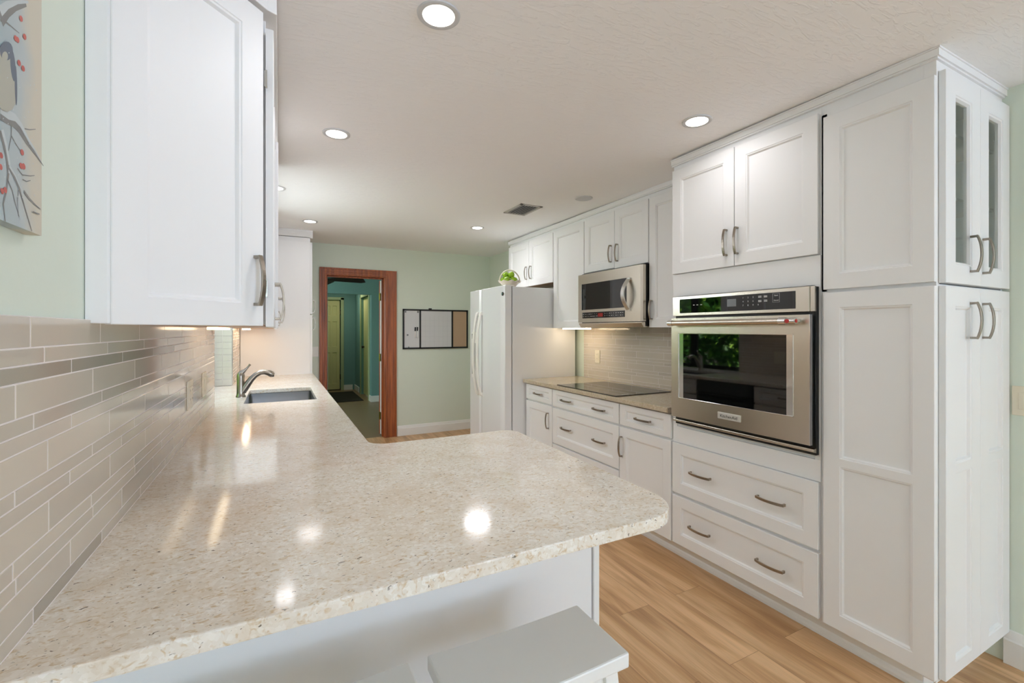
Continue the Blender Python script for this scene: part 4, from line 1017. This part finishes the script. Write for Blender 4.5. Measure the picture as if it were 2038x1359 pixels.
def stroke(pts, w0, w1, mi):
    lay[0] += 1; x = xf + .0002 + lay[0] * .00002; Q = [Vector(P2(*p)) for p in pts]; k = len(mb.v); N = len(Q)
    for i, q in enumerate(Q):
        t = (Q[min(i + 1, N - 1)] - Q[max(i - 1, 0)]).normalized(); nn = Vector((-t.y, t.x)); w = (w0 + (w1 - w0) * i / (N - 1)) / 2
        for sgn in (1, -1): mb.v.append((x, q.x + nn.x * w * sgn, q.y + nn.y * w * sgn))
    for i in range(N - 1): mb.face((k + 2 * i, k + 2 * i + 1, k + 2 * i + 3, k + 2 * i + 2), mi)
def blob(u, v, ru, rv, mi, rot=0):
    lay[0] += 1; x = xf + .0002 + lay[0] * .00002; q = P2(u, v); k = len(mb.v)
    sc_ = .00118
    for i in range(16):
        a = 2 * PI * i / 16; dx, dz = ru * math.cos(a), rv * math.sin(a); dx, dz = dx * math.cos(rot) - dz * math.sin(rot), dx * math.sin(rot) + dz * math.cos(rot)
        p = P2(u + dx, v - dz); mb.v.append((x, p[0], p[1]))
    mb.face(range(k, k + 16), mi)
stroke([(0, 36), (14, 22), (30, 14), (52, 10)], .020, .004, 1); stroke([(0, 22), (14, 10), (34, 3), (56, 4)], .012, .003, 2)
stroke([(0, 40), (12, 44), (26, 56), (38, 66)], .003, .0012, 1)
stroke([(0, 225), (14, 236), (26, 244), (38, 258), (52, 282), (68, 304), (86, 330)], .018, .0015, 1)
stroke([(0, 214), (16, 228), (30, 234), (42, 250), (56, 278), (70, 300), (82, 322)], .015, .001, 2)
stroke([(0, 260), (8, 290), (14, 320), (16, 345), (12, 380), (6, 405), (10, 440)], .008, .002, 1)
stroke([(4, 258), (12, 290), (18, 325), (18, 345)], .007, .004, 2)
stroke([(15, 330), (26, 348), (38, 376), (48, 410), (63, 460)], .006, .002, 1); stroke([(18, 330), (30, 350), (41, 376)], .004, .002, 2)
stroke([(15, 358), (24, 380), (30, 405), (38, 432)], .0022, .0012, 1); stroke([(47, 381), (58, 396), (72, 410), (80, 416)], .005, .001, 1)
stroke([(22, 270), (30, 285), (40, 300)], .002, .001, 1); stroke([(34, 335), (44, 348), (60, 350), (68, 349)], .002, .001, 1); stroke([(44, 357), (52, 361), (60, 359)], .002, .001, 1)
stroke([(22, 247), (22, 270), (16, 300)], .002, .001, 1); stroke([(48, 256), (58, 258), (70, 257)], .002, .001, 1); stroke([(36, 378), (34, 400), (36, 430)], .0016, .001, 1)
for u, v in ((41, 37), (30, 76), (34, 79), (48, 73), (37, 125), (45, 136), (43, 303), (41, 330), (46, 331), (1, 309), (0, 332), (3, 380), (9, 378)): blob(u, v, 3.2, 6.5, 3, .25)
blob(8, 175, 24, 48, 5, .12); blob(6, 150, 22, 50, 5, .1); blob(24, 130, 5, 32, 4, .08); blob(30, 170, 2.5, 40, 4, .02); blob(11, 101, 13, 19, 4); blob(8, 112, 6, 10, 5)
for i in range(30): blob(random.uniform(2, 80), random.uniform(60, 440), .8, 1.4, 2)
stroke([(62, 421), (70, 424), (76, 426)], .002, .002, 1)
o = mb.build('canvas_painting', [PNT, BR1, SNOW, BERRY, BIRD1, BIRD2]); tag(o, 'canvas painting of a bird on snowy branches with red berries', 'painting')

# ------------------------------------------------------------------ garden outside the sink window
mb = MB(); mb.box(-16, -.52, -6, 14, -.3, -.15); struct('ground', mb, GRASS)
def tree(loc, h, rad, n, lab, seed, dark):
    rng = random.Random(seed); r = empty('garden_tree', loc, 0, lab, 'tree', 'garden trees outside the sink window')
    MB().tube([(0, 0, 0), (.1, .05, h * .35), (0, .1, h * .7), (.1, 0, h * .9)], .09, 10, up=(0, 1, 0), scales=[1.3, 1, .7, .3]).build('trunk', BARK, r, smooth=60)
    mb = MB()
    for i in range(n):
        a = rng.uniform(0, 2 * PI); u = rng.random() ** .4; ph = math.acos(rng.uniform(-1, 1))
        c = Vector((rad * u * math.sin(ph) * math.cos(a), rad * u * math.sin(ph) * math.sin(a), h * .58 + h * .44 * u * math.cos(ph)))
        d1 = Vector((rng.uniform(-1, 1), rng.uniform(-1, 1), rng.uniform(-1, .4))).normalized(); d2 = d1.cross(Vector((rng.uniform(-1, 1), rng.uniform(-1, 1), rng.uniform(-1, 1)))).normalized()
        L_ = rng.uniform(.07, .14); w = L_ * .38
        mb.poly([c - d1 * L_, c + d2 * w, c + d1 * L_, c - d2 * w], 1 if rng.random() < dark else 0)
    mb.build('foliage', [LEAF, LEAF2], r)
tree((-3.4, 3.2, -.15), 3.2, 1.3, 5200, 'bright leafy tree outside the sink window, mirrored in the oven glass', 1, .3)
tree((-4.1, 6.2, -.15), 3.9, 1.6, 7500, 'dark leafy tree outside the far end of the sink window', 2, .6)
tree((-7.2, 9.4, -.15), 4.6, 1.9, 4600, 'tall garden tree farthest from the sink window', 3, .5)
tree((-6.6, .9, -.15), 4.2, 1.7, 4200, 'broad garden tree outside towards the near end of the house', 4, .5)
